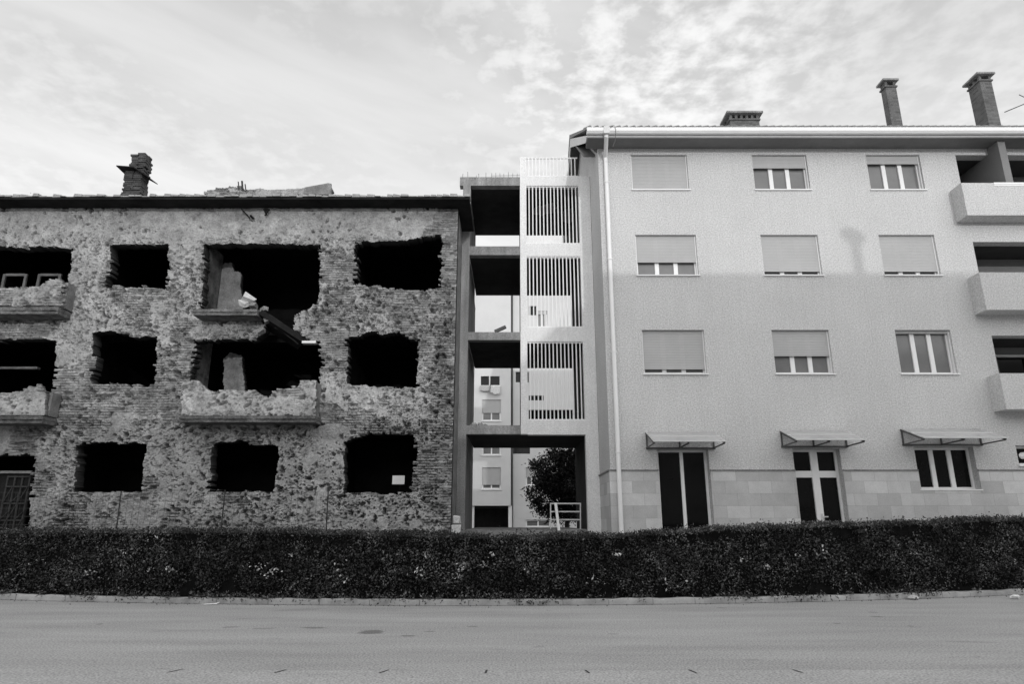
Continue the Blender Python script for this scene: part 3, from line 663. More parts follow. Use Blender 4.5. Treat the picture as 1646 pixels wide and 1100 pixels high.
# loose things left on the landings
m = MB(); rn = random.Random(9)
for i in range(7): m.chunk((-1.25 + .07 * i + rn.uniform(-.03, .03), TD+.2, 4.49 + .04 * (1 - abs(i-3)/3)), rn.uniform(.04, .07), i, (1.2, 1, .8))
tag(m.build('rubble', MT['concrete']), 'small heap of rubble on the lowest landing of the tower', 'rubble')
m = MB(); m.bar((-.55, TD+.14, 7.50), (-.2, TD+.14, 7.66), .12, .09); tag(m.build('beam_offcut', MT['wood']), 'dark timber offcut leaning on the second landing edge', 'timber')
m = MB(); rn = random.Random(4)
for i in range(5): m.chunk((-.95 + .09*i, TD+.16, 7.46), rn.uniform(.03, .05), 20+i, (1.4, 1, .6))
tag(m.build('rubble', MT['concrete']), 'thin scatter of rubble beside the timber offcut', 'rubble')
hr = empty('handrail', (1.5, TD-.2, 1.0), 'pale tubular handrail in the ground-floor passage of the tower', 'handrail')
hp = lambda px, py, D=TD+.6: (P(px, py, D)[0], D, P(px, py, D)[1])
for px in (885, 933):
    m = MB(); m.bar(hp(px, 809), hp(px, 853), .035); m.build('post', MT['pale_steel'], hr)
for y in (810, 823, 836):
    m = MB(); m.bar(hp(885, y), hp(933, y), .04); m.build('rail', MT['pale_steel'], hr)
m = MB(); m.bar(hp(893, 809, TD+.5), hp(899, 858, TD+.1), .08, .03); m.build('stringer', MT['trim'], hr)
sb = MB(); rn = random.Random(2)
for pa, pb2, pc2, pd in ((728, 830, 740, 842), (726, 844, 741, 858)):
    (xa, za), (xb, zb) = P(pa, pd, 18.25), P(pc2, pb2, 18.25); k = lambda: rn.uniform(-.025, .025)
    sb.add([(xa+k(),18.1+k(),za),(xb+k(),18.1+k(),za),(xb+k(),18.36,za),(xa+k(),18.36,za),(xa+k(),18.1+k(),zb+k()),(xb+k(),18.1+k(),zb+k()),(xb+k(),18.36,zb+k()),(xa+k(),18.36,zb+k())], [(0,3,2,1),(4,5,6,7),(0,1,5,4),(1,2,6,5),(2,3,7,6),(3,0,4,7)])
sb.box(-1.75, -1.4, 18.05, 18.37, .1, P(731, 858, 18.25)[1]-.01)
tag(sb.build('stone_block', MT['stone'], bevel=.02), 'pale broken stone blocks piled at the foot of the ruin corner', 'stone')

# ------------------------------------------------------------------ new apartment block on the right
RD0 = 18.0
apt = empty('apartment_building', (10, RD0, .1), 'newly rendered pale apartment block with roller shutters, glass canopies and tiled roof', 'apartment building')
CX0, CX1, WT = 2.65, 24.0, 12.76
WIN = []   # x0, x1, z0, z1, shutter share, panes
for (z0, z1, row) in ((11.34, 12.53, ((3.65,5.38,.92),(7.38,9.06,.32),(10.89,12.54,.20))), (8.57, 9.85, ((3.66,5.46,.62),(7.38,9.08,.88),(10.89,12.54,.88))), (5.62, 6.90, ((3.70,5.47,.88),(7.40,9.03,.56),(10.92,12.50,.04)))):
    for (a, b, s) in row: WIN.append((a, b, z0, z1, s))
LOG = [(13.65, 23, 10.32, 12.52), (13.65, 23, 7.42, 9.62), (13.65, 23, 4.6, 6.73)]
DOORS = [(3.94, 5.33, .55, 3.52), (7.62, 8.90, .72, 3.53)]
GW = [(10.93, 12.54, 2.45, 3.58), (13.70, 15.0, 3.09, 3.62)]
hl = [w[:4] for w in WIN] + LOG + DOORS + GW
WB = RD0 + .32
holed_obj('facade_wall', MT['render'], apt, CX0, CX1, .1, WT, hl, RD0, WB)
m = MB(); gp = [(WB+.001, .1), (WB+.001, WT), (22.5, 16.1), (27.5, 12.8), (27.5, .1)]
m.prism_x(gp, CX0, CX0+.3); m.build('gable_wall', MT['render'], apt)
m = MB(); m.box(CX0+.301, CX1, 27.2, 27.5, .1, WT); m.box(CX1-.3, CX1, WB+.002, 27.19, .1, WT); m.build('rear_wall', MT['render'], apt)
# stone-clad base with its thin ledge
PZ = 2.93
segs = [(CX0-.03, DOORS[0][0]-.002), (DOORS[0][1]+.002, DOORS[1][0]-.002), (DOORS[1][1]+.002, GW[0][0]-.002), (GW[0][1]+.002, CX1)]
m = MB()
for a, b in segs: m.box(a, b, RD0-.035, RD0-.002, .1, PZ)
m.box(GW[0][0]-.001, GW[0][1]+.001, RD0-.035, RD0-.002, .1, GW[0][2]-.03); m.box(CX0-.03, CX0-.002, RD0-.001, TD-.012, .1, PZ)
bs = m.build('stone_base', MT['cladding'], apt)
m = MB()
for a, b in segs: m.box(a-.0, b, RD0-.06, RD0-.002, PZ+.002, PZ+.04)
m.box(CX0-.06, CX0-.002, RD0-.001, TD-.012, PZ+.002, PZ+.04); m.build('ledge', MT['concrete'], bs)
def window(x0, x1, z0, z1, sh, n=3, pane='pane', depth=.15, sill=True, parent=apt):
    y = RD0 + depth; fw = .065
    m = MB(); m.box(x0+.002, x0+fw, y, y+.09, z0+.002, z1-.002); m.box(x1-fw, x1-.002, y, y+.09, z0+.002, z1-.002)
    m.box(x0+fw+.001, x1-fw-.001, y, y+.09, z0+.002, z0+fw); m.box(x0+fw+.001, x1-fw-.001, y, y+.09, z1-fw, z1-.002)
    iw = (x1 - x0 - 2*fw)
    for i in range(1, n):
        c = x0 + fw + iw * i / n; m.box(c-.062, c+.062, y+.004, y+.086, z0+fw+.001, z1-fw-.001)
    w = m.build('window', MT['trim'], parent, bevel=.006)
    g_ = MB(); g_.box(x0+fw, x1-fw, y+.05, y+.058, z0+fw, z1-fw); g_.build('pane', MT[pane], w)
    if sh > .01:
        s = MB(); zb = z1 - sh * (z1 - z0); z = z1 - .003
        while z > zb + .02:
            s.prism_x([(y-.064, z-.001), (y-.068, z-.010), (y-.068, z-.042), (y-.064, z-.0475), (y-.045, z-.03)], x0+.03, x1-.03); z -= .048
        s.box(x0+.03, x1-.03, y-.07, y-.04, z-.03, z-.002); s.build('shutter', MT['shutter'], w)
        gd = MB(); gd.box(x0+.003, x0+.03, y-.08, y-.03, z0+.005, z1-.003); gd.box(x1-.03, x1-.003, y-.08, y-.03, z0+.005, z1-.003); gd.parts('shutter_guide', MT['trim'], w)
    if sill:
        s = MB(); s.box(x0-.03, x1+.03, RD0-.05, y-.001, z0-.035, z0-.001); s.build('sill', MT['trim'], w)
    return w
for (a, b, c, d, s) in WIN: window(a, b, c, d, s)
window(*GW[0], 0, 3, 'black_pane', .2)
window(*GW[1], 0, 2, 'black_pane', .2)
m = MB(); x, z = P(1641, 733, RD0+.15); m.lump((x+.1, RD0+.15, z), .13, 3, (1.2, .3, .7))
m.build('lamp_globe', MT['paper'], apt)
# doors
def door(x0, x1, z0, z1, transom, handle):
    y = RD0 + .2; fw = .07
    m = MB(); m.box(x0+.002, x0+fw, y, y+.1, z0, z1-.002); m.box(x1-fw, x1-.002, y, y+.1, z0, z1-.002); m.box(x0+fw+.001, x1-fw-.001, y, y+.1, z1-fw, z1-.002)
    c = (x0 + x1) / 2; w = .045 if not transom else .1; m.box(c-w, c+w, y-.005, y+.09, z0, z1-fw-.001)
    if transom:
        for a, b in ((x0+fw+.001, c-w-.001), (c+w+.001, x1-fw-.001)): m.box(a, b, y, y+.09, transom-.09, transom+.09); m.box(a, b, y, y+.09, z0, z0+.14)
    d = m.build('door', MT['trim'], apt, bevel=.006)
    g_ = MB(); g_.box(x0+fw, x1-fw, y+.05, y+.06, z0+.01, z1-fw); g_.build('pane', MT['black_pane'], d)
    if handle:
        h = MB(); h.bar((c+.03, y-.03, handle), (c+.18, y-.05, handle), .03); h.box(c+.01, c+.06, y-.03, y-.006, handle-.12, handle+.08); h.build('handle', MT['pale_steel'], d)
door(*DOORS[0], None, None); door(*DOORS[1], 2.86, 1.74)
# glass canopies on triangular steel brackets
def canopy(x0, x1, zw, zf, yf):
    m = MB(); zb = zw - .42; xm = (x0 + x1) / 2 - .02
    for x in (x0+.03, xm, x1-.03):
        m.bar((x, RD0-.02, zb), (x, RD0-.02, zw+.02), .035); m.bar((x, RD0-.02, zb+.02), (x, yf+.02, zf-.03), .03); m.bar((x, RD0-.02, zw-.02), (x, yf, zf-.02), .035)
    m.bar((x0, RD0-.025, zb+.01), (x1, RD0-.025, zb+.01), .045); m.bar((x0, RD0-.03, zw), (x1, RD0-.03, zw), .03)
    c = m.build('canopy', MT['steel'], apt)
    g_ = MB(); g_.prism_x([(RD0-.04, zw+.012), (yf-.06, zf+.0), (yf-.06, zf+.012), (RD0-.04, zw+.026)], x0, x1); g_.build('canopy_pane', MT['canopy_glass'], c)
    g_ = MB(); q = .52; y = RD0 + (yf - RD0) * q; z = zw + (zf - zw) * q
    g_.bar((x0, y, z+.04), (x1, y, z+.04), .022); g_.bar((x0, yf-.05, zf+.016), (x1, yf-.05, zf+.016), .04, .03); g_.build('canopy_rail', MT['pale_steel'], c)
canopy(3.64, 5.52, 3.95, 3.60, RD0-.95); canopy(7.32, 9.13, 3.99, 3.64, RD0-.95); canopy(10.62, 12.80, 4.04, 3.69, RD0-.95)
# eave, gutter, roof
m = MB(); m.box(CX0-.37, CX1+.4, RD0-.6, RD0-.003, WT-.02, WT+.05); m.build('soffit', MT['soffit'], apt)
m = MB(); m.box(CX0-.40, CX1+.4, RD0-.66, RD0-.602, WT-.03, WT+.20); m.build('fascia', MT['pale_steel'], apt)
m = MB(); m.prism_x([(RD0-.662, WT+.06), (RD0-.70, WT+.02), (RD0-.78, WT+.02), (RD0-.83, WT+.08), (RD0-.83, WT+.19), (RD0-.80, WT+.20), (RD0-.80, WT+.10), (RD0-.66, WT+.10)], CX0-.42, CX1+.4); gut = m.build('gutter', MT['trim'], apt)
m = MB(); RS = .60; ry, rz = RD0-.72, WT+.235; rtop = rz + (22.5 - ry) * RS
m.prism_x([(ry, rz), (22.5, rtop), (28.3, WT), (28.3, WT-.06), (22.5, rtop-.16), (ry, rz-.05)], CX0-.42, CX1+.4)
roof = m.build('roof', MT['rooftile'], apt)
m = MB(); x = CX0 - .42
while x < CX1:
    m.tube([(x+.1, ry-.03, rz+.012), (x+.1, ry+1.2, rz+.012+1.23*RS)], .055, 8); x += .22
m.build('roof_tiles', MT['rooftile'], roof)
m = MB(); m.prism_x([(RD0-.6, WT+.055), (22.5, rtop-.165), (28.2, WT-.065), (28.2, WT-.35), (22.5, rtop-.55), (RD0-.2, WT+.055)], CX0-.40, CX0-.37); m.build('verge_board', MT['pale_steel'], roof)
m = MB(); m.prism_x([(WB+.3, WT+.15), (22.5, rtop-.17), (27.8, WT+.0), (27.8, WT-.1), (22.5, rtop-.27), (WB+.3, WT+.06)], CX0-.369, CX0-.002); m.build('verge_soffit', MT['soffit'], roof)
m = MB(); x = 2.86
m.tube([(x-.05, RD0-.74, WT+.06), (x-.05, RD0-.74, WT-.06), (x, RD0-.12, WT-.38), (x, RD0-.12, WT-.7), (x, RD0-.12, .1)], .062, 12)
for z in (11.5, 9, 6.2, 3.4): m.tube([(x, RD0-.12, z), (x, RD0-.12, z+.05)], .075, 12)
m.build('downpipe', MT['trim'], apt, smooth=False)
m = MB(); m.box(x-.13, x+.03, RD0-.86, RD0-.70, WT-.02, WT+.22); m.build('rainwater_hopper', MT['pale_steel'], apt)
m = MB(); pts = []
for px, py in ((981,205),(987,201),(990,208),(989,226),(985,236)): a = P(px, py, RD0-.85); pts.append((a[0], RD0-.85, a[1]))
m.tube(pts, .008, 6); m.build('lightning_wire', MT['steel'], apt)
# chimneys
def chimney(x0, x1, y0, y1, z0, z1, vents, capover=.1):
    m = MB(); m.box(x0, x1, y0, y1, z0, z1-.32); c = m.build('chimney', MT['chimney'], apt)
    m = MB(); m.box(x0-.04, x1+.04, y0-.04, y1+.04, z1-.318, z1-.26); m.build('collar', MT['chimney'], c)
    m = MB()
    for i in range(vents + 1):
        x = x0 + (x1 - x0 - .09) * i / vents; m.box(x, x+.09, y0, y0+.09, z1-.258, z1-.08); m.box(x, x+.09, y1-.09, y1, z1-.258, z1-.08)
    k = max(2, round((y1 - y0) / .25))
    for i in range(1, k): y = y0 + (y1 - y0 - .09) * i / k; m.box(x0, x0+.09, y, y+.09, z1-.258, z1-.08); m.box(x1-.09, x1, y, y+.09, z1-.258, z1-.08)
    m.box(x0+.12, x1-.12, y0+.12, y1-.12, z1-.258, z1-.2); m.parts('vent_post', MT['chimney'], c)
    m = MB(); m.box(x0-capover, x1+capover, y0-capover, y1+capover, z1-.078, z1); m.build('cap', MT['concrete'], c, bevel=.01)
chimney(7.92, 8.98, 20.9, 21.5, 14.4, 16.02, 5, .13)
chimney(13.78, 14.17, 20.9, 21.2, 14.3, 17.42, 1, .1)
chimney(17.30, 17.74, 20.9, 21.5, 14.3, 17.68, 1, .12)
m = MB(); a, b = P(1615, 180, 21), P(1668, 158, 21); m.tube([(a[0], 21, a[1]), (b[0], 21, b[1])], .018, 6)
a, b = P(1638, 152, 21), P(1668, 166, 21); m.tube([(a[0], 21, a[1]), (b[0], 21, b[1])], .015, 6)
x = P(1668, 160, 21)[0]; m.tube([(x, 21, 14.6), (x, 21, P(1668, 140, 21)[1])], .025, 6)
m.build('aerial', MT['steel'], apt)
# loggias with projecting solid parapets
for i, (x0, x1, z0, z1) in enumerate(LOG):
    m = MB(); yb = RD0 + 1.35
    holes_ = [(14.9, 16.0, z0+1.1, z1-.55)] if i == 1 else [(14.7, 15.6, z0, z1-.3)]
    lo = holed_obj('loggia', MT['render_shaded'], apt, x0, x1, z0, z1, holes_, yb, yb+.2)
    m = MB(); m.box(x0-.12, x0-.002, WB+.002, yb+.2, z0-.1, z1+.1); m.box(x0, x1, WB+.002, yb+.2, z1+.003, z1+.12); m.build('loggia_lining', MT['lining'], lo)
    for (a, b, c, d) in holes_:
        m = MB(); m.box(a, b, yb+.1, yb+.12, c, d); m.build('pane', MT['black_pane'], lo)
        m = MB(); m.box(a-.03, b+.03, yb-.03, yb-.002, d, d+.07); m.box(a-.03, b+.03, yb-.03, yb-.002, c-.05, c); m.build('window_frame', MT['trim'], lo)
    py = RD0 - .5; zt = (11.29, 8.46, 5.52)[i]; zb = (10.24, 7.34, 4.53)[i]
    m = MB(); m.box(13.28, x1, py, RD0-.003, zb, zb+.16); m.box(x0+.003, x1-.003, RD0+.001, yb-.003, z0-.15, z0-.002); ba = m.build('balcony', MT['render'], apt)
    m = MB(); m.box(13.28, x1, py, py+.14, zb+.162, zt); m.box(13.28, 13.42, py+.142, RD0-.003, zb+.162, zt)
    m.build('parapet', MT['render'], ba)
    m = MB(); xs = P((1598, 1632, 1660)[i], 300, py)[0]; m.box(xs, x1, py-.02, py+.16, zt-.05, zt+.006); m.box(xs, x1, py-.01, py+.15, zt-.10, zt-.051); m.build('coping', MT['trim'], ba)
m = MB(); m.box(14.66, 14.88, RD0-.45, RD0+1.345, 11.30, WT-.03); m.build('divider_wall', MT['render_shaded'], apt)

# ------------------------------------------------------------------ block behind, seen through the tower
BD = 45
rear = empty('rear_apartment_building', (0, BD, 1), 'pale apartment block across the yard, seen through the open stair tower', 'apartment building')
def Bp(px, py, D=BD): return P(px, py, D)
bx0, bx1, bx2 = -14, Bp(821, 700)[0], 12
zg = Bp(800, 813)[1]
RW = [(773,605,786,625,'o'),(788,605,803,625,'o'),(775,643,805,677,.62),(775,715,805,732,.0),(775,752,805,787,.8)]
hb = []; wins = []
for (a, b, c, d, s) in RW:
    p, q = Bp(a, b), Bp(c, d); hb.append((p[0], q[0], q[1], p[1])); wins.append((p[0], q[0], q[1], p[1], s, BD))
holed_obj('wall', MT['rear'], rear, bx0, bx1, zg, 19.3, hb, BD, BD+.3)
RW2 = [(829,598,850,615,'o'),(822,718,852,730,'o'),(845,752,864,781,.55),(845,836,885,848,0), (850,636,874,644,'o'),(850,659,921,675,'o'),(850,492,862,507,'o'),(863,500,880,526,.2)]
hb = []; BD2 = BD + .6
for (a, b, c, d, s) in RW2:
    p, q = Bp(a, b, BD2), Bp(c, d, BD2); hb.append((p[0], q[0], q[1], p[1])); wins.append((p[0], q[0], q[1], p[1], s, BD2))
holed_obj('wall', MT['rear'], rear, bx1+.002, bx2, .5, 19.3, hb, BD2, BD2+.3)
m = MB(); m.box(bx0, bx1, BD, BD+.6, zg-.02+.0, zg-.002); m.box(bx0, bx0+.4, BD+.31, BD+10, .5, 19.3); m.box(bx2-.4, bx2-.002, BD2+.31, BD+10, .5, 19.3); m.box(bx0, bx2, BD+10.001, BD+10.3, .5, 19.3); m.build('shell', MT['rear'], rear)
m = MB(); m.box(bx0-.5, bx2+.5, BD-.5, BD+11, 19.302, 19.7); m.build('roof', MT['rooftile'], rear)
m = MB(); m.box(bx0, bx1-.02, BD+2.5, BD+2.7, .5, zg-.03); m.box(bx0+.41, bx1, BD+.4, BD+2.4, zg-.022-.15, zg-.022); m.build('undercroft', MT['dark_concrete'], rear)
for px in (759, 820):
    m = MB(); x = Bp(px, 830)[0]; m.box(x-.12, x+.12, BD+.1, BD+.4, .5, zg-.03); m.build('column', MT['tower_white'], rear)
for (a, b, c, d, s, y) in wins:
    if s == 'o':
        m = MB(); m.box(a+.001, b-.001, y+.2, y+.22, c, d); w = m.build('window', MT['black_pane'], rear); continue
    m = MB(); n = 2
    for x in [a+.002 + (b - a - .094) * i / n for i in range(n + 1)]: m.box(x, x+.09, y+.1, y+.18, c+.002, d-.002)
    m.box(a+.1, b-.1, y+.11, y+.17, c+.003, c+.09); m.box(a+.1, b-.1, y+.11, y+.17, d-.09, d-.003); m.box(a-.06, b+.06, y-.05, y-.002, c-.06, c-.002)
    w = m.build('window', MT['trim'], rear)
    m = MB(); m.box(a+.02, b-.02, y+.15, y+.16, c+.02, d-.02); m.build('pane', MT['pane'], w)
    if s: m = MB(); m.box(a+.02, b-.02, y+.06, y+.09, d-(d-c)*s, d-.01); m.build('shutter', MT['shutter'], w)
m = MB(); x = bx1 + .1; m.tube([(x, BD+.5, .6), (x, BD+.5, 19.2)], .06, 8); m.build('downpipe', MT['steel'], rear)
# washing hung below the open windows
for (a, b, c, d, mt_, lb) in ((772, 620, 787, 629, 'shutter', 'grey cloth drying below the left half of the rear window'), (789, 620, 804, 632, 'paper', 'white sheet drying below the right half of the rear window')):
    p, q = Bp(a, b), Bp(c, d); m = MB(); n = 6
    vs_ = []
    for i in range(n + 1):
        x = p[0] + (q[0] - p[0]) * i / n; y = BD - .25 - .05 * math.sin(i * 2.1); zz_ = q[1] - (.14 if mt_ == 'paper' else .05) * math.sin(i / n * 3) * (1 if i > 1 else .3)
        vs_ += [(x, BD-.02, p[1]), (x, y, p[1]-.12), (x, y, zz_)]
    m.add(vs_, [f for i in range(n) for f in ((3*i, 3*i+3, 3*i+4, 3*i+1), (3*i+1, 3*i+4, 3*i+5, 3*i+2))])
    o = m.build('laundry', MT[mt_]); so = o.modifiers.new('thick', 'SOLIDIFY'); so.thickness = .02; tag(o, lb, 'laundry')

# ------------------------------------------------------------------ leaves
def leaves(name, P0, size, mat, parent=None, seed=0, tint=None, flat=.0, cat=None):
    rs = np.random.RandomState(seed); n = len(P0)
    d = rs.normal(size=(n, 3)); d /= np.linalg.norm(d, axis=1)[:, None]
    e = rs.normal(size=(n, 3)); e -= d * (e * d).sum(1)[:, None]; e /= np.linalg.norm(e, axis=1)[:, None]
    L_ = size * rs.uniform(.6, 1.3, (n, 1)); W_ = L_ * .5
    c = np.cross(d, e) * .18 * L_
    V = np.stack([P0 - d * L_ / 2, P0 + e * W_ / 2 + c, P0 + d * L_ / 2, P0 - e * W_ / 2 + c], 1).reshape(-1, 3)
    t = rs.rand(n) ** 1.6 if tint is None else tint
    return np_mesh(name, V, np.arange(4 * n).reshape(n, 4), mat, parent, {'tint': np.repeat(t, 4)})
# clipped hedge along the kerb
def hedge_top(x):
    px = 823 + x / 14.6 * F_ / .99
    return np.interp(px, [-200, 0, 420, 540, 740, 860, 960, 1090, 1250, 1400, 1646, 1900], [1.43, 1.42, 1.44, 1.40, 1.34, 1.31, 1.33, 1.44, 1.53, 1.57, 1.68, 1.7])
HX0, HX1, HDEP = -17.5, 17.0, 1.0
hf = np.vectorize(kerb_y)
hedge = empty('hedge', (0, 14.7, .1), 'long dark clipped hedge running along the kerb in front of the buildings', 'hedge')
rs = np.random.RandomState(1)
n = 120000
hx = rs.uniform(HX0, HX1, n); top = hedge_top(hx) + (fbm(hx * 1.3, hx * 0, 5, 3) - .5) * .12 - .02; u = rs.rand(n)
front = u < .66
bulge = (fbm(hx * 1.7, rs.rand(n) * 0 + 3, 8, 3) - .5) * .22
hz_ = np.where(front, .13 + (top - .13) * rs.rand(n) ** .95, top + rs.normal(0, .035, n))
ins = rs.exponential(.05, n)
fb = (fbm(hx * 2.2, hz_ * 2.2, 12, 4) - .5) * .5
hy = hf(hx) + .2 + np.where(front, fb + ins + .10 * ((hz_ - .75) / .65) ** 2, rs.uniform(0, HDEP, n))
tint = np.clip(rs.rand(n) ** 2.2 * (.05 + 4.2 * fbm(hx * 2.4, hz_ * 2.4, 44, 4) ** 2.6), 0, 1)
leaves('foliage', np.stack([hx, hy, hz_], -1), .052, MT['leaf'], hedge, 2, tint)
n2_ = 7000
bx_ = rs.uniform(HX0, HX1, n2_); cl_ = fbm(bx_ * 2.5, bx_ * 0 + 7, 66, 4); okk = rs.rand(n2_) < np.clip((cl_ - .46) * 7, .04, 1); bx_ = bx_[okk]; dr_ = np.abs(rs.normal(0, .13, len(bx_)))
leaves('foliage', np.stack([bx_, hf(bx_) + .16 - dr_, np.where(dr_ > .15, .10 - .35 * (dr_ - .15), .13) + np.abs(rs.normal(0, .05, len(bx_)))], -1), .055, MT['leaf'], hedge, 14)
# shoots standing above the clipped top, bottom growth spilling on the kerb
cl = []
for (px, py, k, r) in ((1280, 838, 26, .13), (1145, 848, 14, .1), (1268, 846, 14, .1), (1600, 830, 12, .1), (880, 855, 30, .3), (850, 855, 30, .3), (700, 856, 14, .3), (1450, 832, 20, .3), (1210, 852, 12, .08), (1010, 858, 24, .4), (1345, 840, 16, .15)):
    D = 15.2; x, z = P(px, py, D)
    for i in range(k): cl.append((x + rs.normal(0, r), D + rs.normal(0, .1), z + rs.uniform(-.12, .05)))
for x in rs.uniform(HX0, HX1, 3000): cl.append((x, kerb_y(x) + rs.uniform(.25, 1), hedge_top(x) - .10 + abs(rs.normal(0, .08))))
leaves('shoot', np.array(cl), .065, MT['leaf'], hedge, 5)['kind'] = 'stuff'
pc = []
for (px, py, k, r) in ((145, 918, 8, .07), (148, 926, 7, .06), (270, 914, 8, .05), (277, 918, 9, .04), (240, 917, 4, .05), (415, 910, 16, .1), (430, 922, 14, .1), (446, 917, 9, .07), (467, 893, 7, .05), (550, 918, 10, .09), (556, 935, 8, .07), (675, 920, 22, .10), (745, 910, 26, .09), (742, 924, 18, .08),
                    (686, 891, 9, .05), (790, 893, 7, .04), (780, 909, 8, .05), (198, 887, 5, .06), (255, 866, 6, .08), (60, 905, 4, .1), (990, 892, 9, .05), (1230, 911, 9, .04), (1190, 902, 5, .07), (1320, 882, 12, .12), (1283, 892, 5, .05), (955, 936, 12, .12), (1080, 938, 8, .09), (1632, 905, 4, .05), (845, 917, 7, .06), (1465, 890, 4, .06), (640, 915, 5, .1), (860, 960, 1, .03)):
    D = kerb_y(P(px, py, 14)[0]) + .17; x, z = P(px, py, D)
    for i in range(k): pc.append((x + rs.normal(0, r), D + rs.normal(0, .03), max(.16, z + rs.normal(0, r * .6))))
leaves('pale_leaves', np.array(pc), .065, MT['pale_leaf'], hedge, 6)
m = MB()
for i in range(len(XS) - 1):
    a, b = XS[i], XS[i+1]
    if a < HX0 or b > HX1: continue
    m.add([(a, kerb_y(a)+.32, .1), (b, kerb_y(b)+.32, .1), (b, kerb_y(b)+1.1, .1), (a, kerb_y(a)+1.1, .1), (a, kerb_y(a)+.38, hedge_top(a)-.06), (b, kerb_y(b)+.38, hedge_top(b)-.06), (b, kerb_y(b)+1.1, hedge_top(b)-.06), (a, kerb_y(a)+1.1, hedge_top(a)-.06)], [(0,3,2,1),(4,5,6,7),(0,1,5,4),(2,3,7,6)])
m.build('shade_core', MT['twig_shade'], hedge)  # near-black box inside the leaves, stands in for shade in the gaps
# weeds in the kerb
for (px, py, k, w, lb) in ((855, 962, 120, .32, 'low weed spilling over the kerb below the hedge dip'), (1305, 951, 130, .5, 'broad weed patch hanging over the kerb near the double door'), (1535, 952, 110, .30, 'dark weed tuft on the kerb towards the right end'), (130, 955, 30, .12, 'small weed tuft on the kerb near the left end'), (893, 965, 36, .16, 'flat weed lying at the kerb foot beside the spilling weed'), (1205, 950, 70, .32, 'weed fringe on the kerb below the white column of the new block')):
    x = P(px, py, 14.2)[0]; y = kerb_y(x); q = np.stack([x + rs.normal(0, w * .6, k), y + rs.uniform(-.10, .14, k), np.abs(rs.normal(.09, .05, k)) + .01], -1)
    tag(leaves('weed', q, .06, MT['leaf'], None, px), lb, 'weed', 'weeds along the kerb')
lx = rs.uniform(-16, 16, 420); ly = np.array([kerb_y(v) for v in lx]) - np.abs(rs.normal(0, .12, 420)) - .02
lt = leaves('leaf_litter', np.stack([lx, ly, np.full(420, .015)], -1), .035, MT['leaf'], None, 21, rs.rand(420)); tag(lt, 'scattered dry leaf litter along the kerb foot on the road', 'leaf litter', kind='stuff')
# tree in the yard behind the tower
tr = empty('tree', (2.2, 31, 1.0), 'dark round leafy tree in the yard behind the tower passage', 'tree')
TRD = 31
m = MB(); m.tube([(2.55, TRD, .1), (2.5, TRD, 1.5), (2.6, TRD+.1, 3)], [.14, .11, .07], 8)
for a in range(6): m.tube([(2.52, TRD, 1.5+.15*a), (2.55+.9*math.cos(a*1.3), TRD+.8*math.sin(a*1.3), 2.9+.25*a)], [.05, .015], 6)
m.build('trunk', MT['bark'], tr)
cs = []; rs = np.random.RandomState(3); cx, cz = P(905, 778, TRD)
for i in range(150):
    a, b = rs.uniform(0, 6.28), rs.uniform(-1, 1); r = rs.uniform(.15, 1.0) ** .5 * rs.uniform(.82, 1.14)
    c = np.array([cx + .15 + 1.62 * r * math.cos(a) * math.sqrt(1 - b * b), TRD + 1.5 * r * math.sin(a) * math.sqrt(1 - b * b), cz - .1 + 1.95 * r * b]); cs.append(c + rs.normal(0, .16, (170, 3)))
leaves('crown', np.concatenate(cs), .13, MT['tree_leaf'], tr, 9)
# small roof weed on the ruin
x, z = P(45, 322, LD-.3)
q = np.stack([x + rs.normal(0, .14, 40), LD - .3 + rs.normal(0, .05, 40), TOPZ + .12 + np.abs(rs.normal(0, .12, 40))], -1)
wd = leaves('weed', q, .05, MT['leaf'], None, 77); tag(wd, 'sparse weed growing on the ruin roof edge at the far left', 'weed')
m = MB(); m.bar((x-.6, LD-.3, TOPZ+.3), (x-.1, LD-.3, TOPZ+.12), .012); m.bar((x-.1, LD-.3, TOPZ+.1), (x, LD-.3, TOPZ+.3), .01); m.build('stalk', MT['twig_shade'], wd)

# ------------------------------------------------------------------ wire fence before the ruin, notice, litter
FD = 17.2
fence = empty('wire_fence', (-8, FD, .1), 'thin wire mesh fence on dark posts before the ruin wall', 'fence')
fx = []
for px, py in ((30, 792), (195, 790), (362, 788), (528, 783)):
    x, z = P(px, py, FD); xb = P(px - (6 if px < 400 else 2), 850, FD)[0]; fx.append(x)
    m = MB(); m.tube([(xb, FD, .1), (x, FD, z)], .017, 6); m.build('post', MT['rust'], fence)
m = MB(); zt = P(300, 792, FD)[1]
for i in range(11):
    z = .35 + (zt - .35) * i / 10; m.add([(fx[0]-1.5, FD-.003, z-.003), (fx[-1], FD-.003, z-.003), (fx[-1], FD+.003, z+.003), (fx[0]-1.5, FD+.003, z+.003)], [(0,1,2,3)])
x = fx[0] - 1.5
while x < fx[-1]: m.add([(x-.003, FD-.006, .1), (x+.003, FD-.006, .1), (x+.003, FD-.005, zt), (x-.003, FD-.005, zt)], [(0,1,2,3)]); x += .16
m.build('mesh', MT['rust'], fence)
a, b = P(631, 765, LD+.45), P(650, 779, LD+.45); m = MB(); m.box(a[0], b[0], LD+.45, LD+.46, b[1], a[1]); no = m.build('notice', MT['paper']); m = MB(); m.box(a[0]+.2, a[0]+.22, LD+.462, LD+.48, 1.16, b[1]+.1); m.build('stake', MT['soot_shade'], no)
tag(no, 'small pale blank notice hung in the ruin window nearest the tower', 'notice')
m = MB(); x, y = ground_pt(350, 969); y = kerb_y(x) - .12
m.add([(x-.2, y, .01), (x+.12, y+.05, .03), (x+.2, y+.06, .05), (x+.18, y-.04, .02), (x-.05, y-.05, .012), (x-.18, y-.05, .02)], [(0,1,2,3,4,5)])
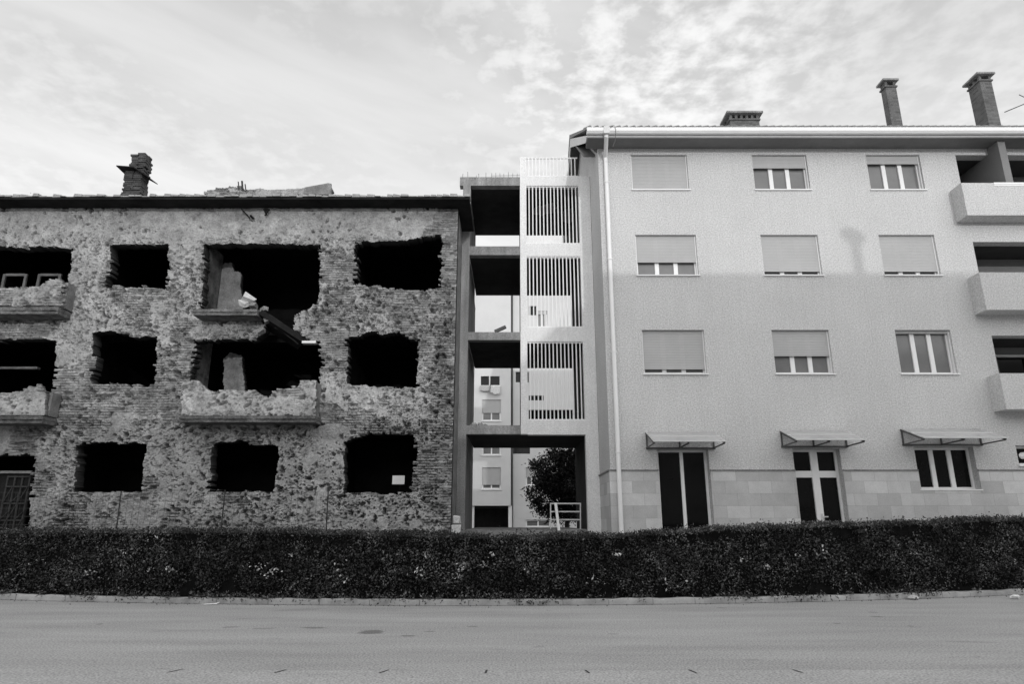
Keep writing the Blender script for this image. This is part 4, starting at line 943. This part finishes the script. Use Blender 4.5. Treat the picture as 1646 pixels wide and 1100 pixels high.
o = m.build('paper_scrap', MT['paper']); so = o.modifiers.new('thick', 'SOLIDIFY'); so.thickness = .004; tag(o, 'long torn white paper strip lying on the road below the ruin', 'litter')
for (px, py, lb) in ((1633, 962, 'crumpled white paper on the road at the far right'), (1468, 963, 'crumpled grey paper by the kerb left of the dark weed tuft')):
    x, y = ground_pt(px, py + 2); m = MB(); m.lump((x, y, .05), .1, px, (1.2, .7, .45)); tag(m.build('paper_scrap', MT['paper'] if px > 1500 else MT['stone']), lb, 'litter')

# ------------------------------------------------------------------ house across the street, behind the camera: its roof line throws the shade
OY = -9.5; tn = math.tan(R(SUN_EL)) / math.cos(R(SUN_AZ))
OX = 2.2 + (RD0 - OY) * math.tan(R(SUN_AZ))
OH = 8.62 + (RD0 - OY) * tn
def opposite(x0, x1, h, label):
    o = empty('opposite_building', ((x0 + x1) / 2, OY-6, 0), label, 'apartment building')
    hs = [(float(x), float(x)+1.5, float(z), float(z)+1.4) for x in np.arange(x0+2, x1-3, 3.6) for z in np.arange(1.2, h-2, 3)]
    holed_obj('wall', MT['opposite'], o, x0, x1, 0, h, hs, OY-.3, OY)
    m = MB(); m.box(x0, x1, OY-12, OY-.301, 0, h-.02); m.build('core', MT['opposite'], o)
opposite(OX, OX+42, OH, 'tall flat-roofed block across the street behind the photographer')
opposite(-40, OX-.01, 4.4 + (LD - OY) * tn, 'low flat-roofed block across the street behind the photographer')
dsh = empty('satellite_dish', (0, OY-.5, OH), 'round satellite dish on a short mast on the opposite roof', 'satellite dish')
sx, sz = P(1383, 440, RD0); tx, tz = P(1376, 379, RD0)
ax = sx + math.tan(R(SUN_AZ)) * (RD0 - OY + .5); oz = lambda z: z + (RD0 - OY + .5) * tn
m = MB(); m.tube([(ax, OY-.5, OH-.1), (ax-.03, OY-.5, oz(tz))], .15, 8); m.build('mast', MT['steel'], dsh)
m = MB(); n = 20; c = (ax - .06, OY-.5, oz(tz)); ring = [(c[0] + .37 * math.cos(6.283*i/n), c[1] + .06*math.cos(6.283*i/n), c[2] + .26 * math.sin(6.283*i/n) - .10 * math.cos(6.283*i/n)) for i in range(n)]
m.add(ring + [(c[0], c[1]+.1, c[2])] + [(p[0], p[1]+.02, p[2]) for p in ring], [(i, (i+1) % n, n) for i in range(n)] + [(i, (i+1) % n, n+1+(i+1) % n, n+1+i) for i in range(n)] + [(n+1+i, n+1+(i+1) % n, n) for i in range(n)])
m.build('dish', MT['pale_steel'], dsh)
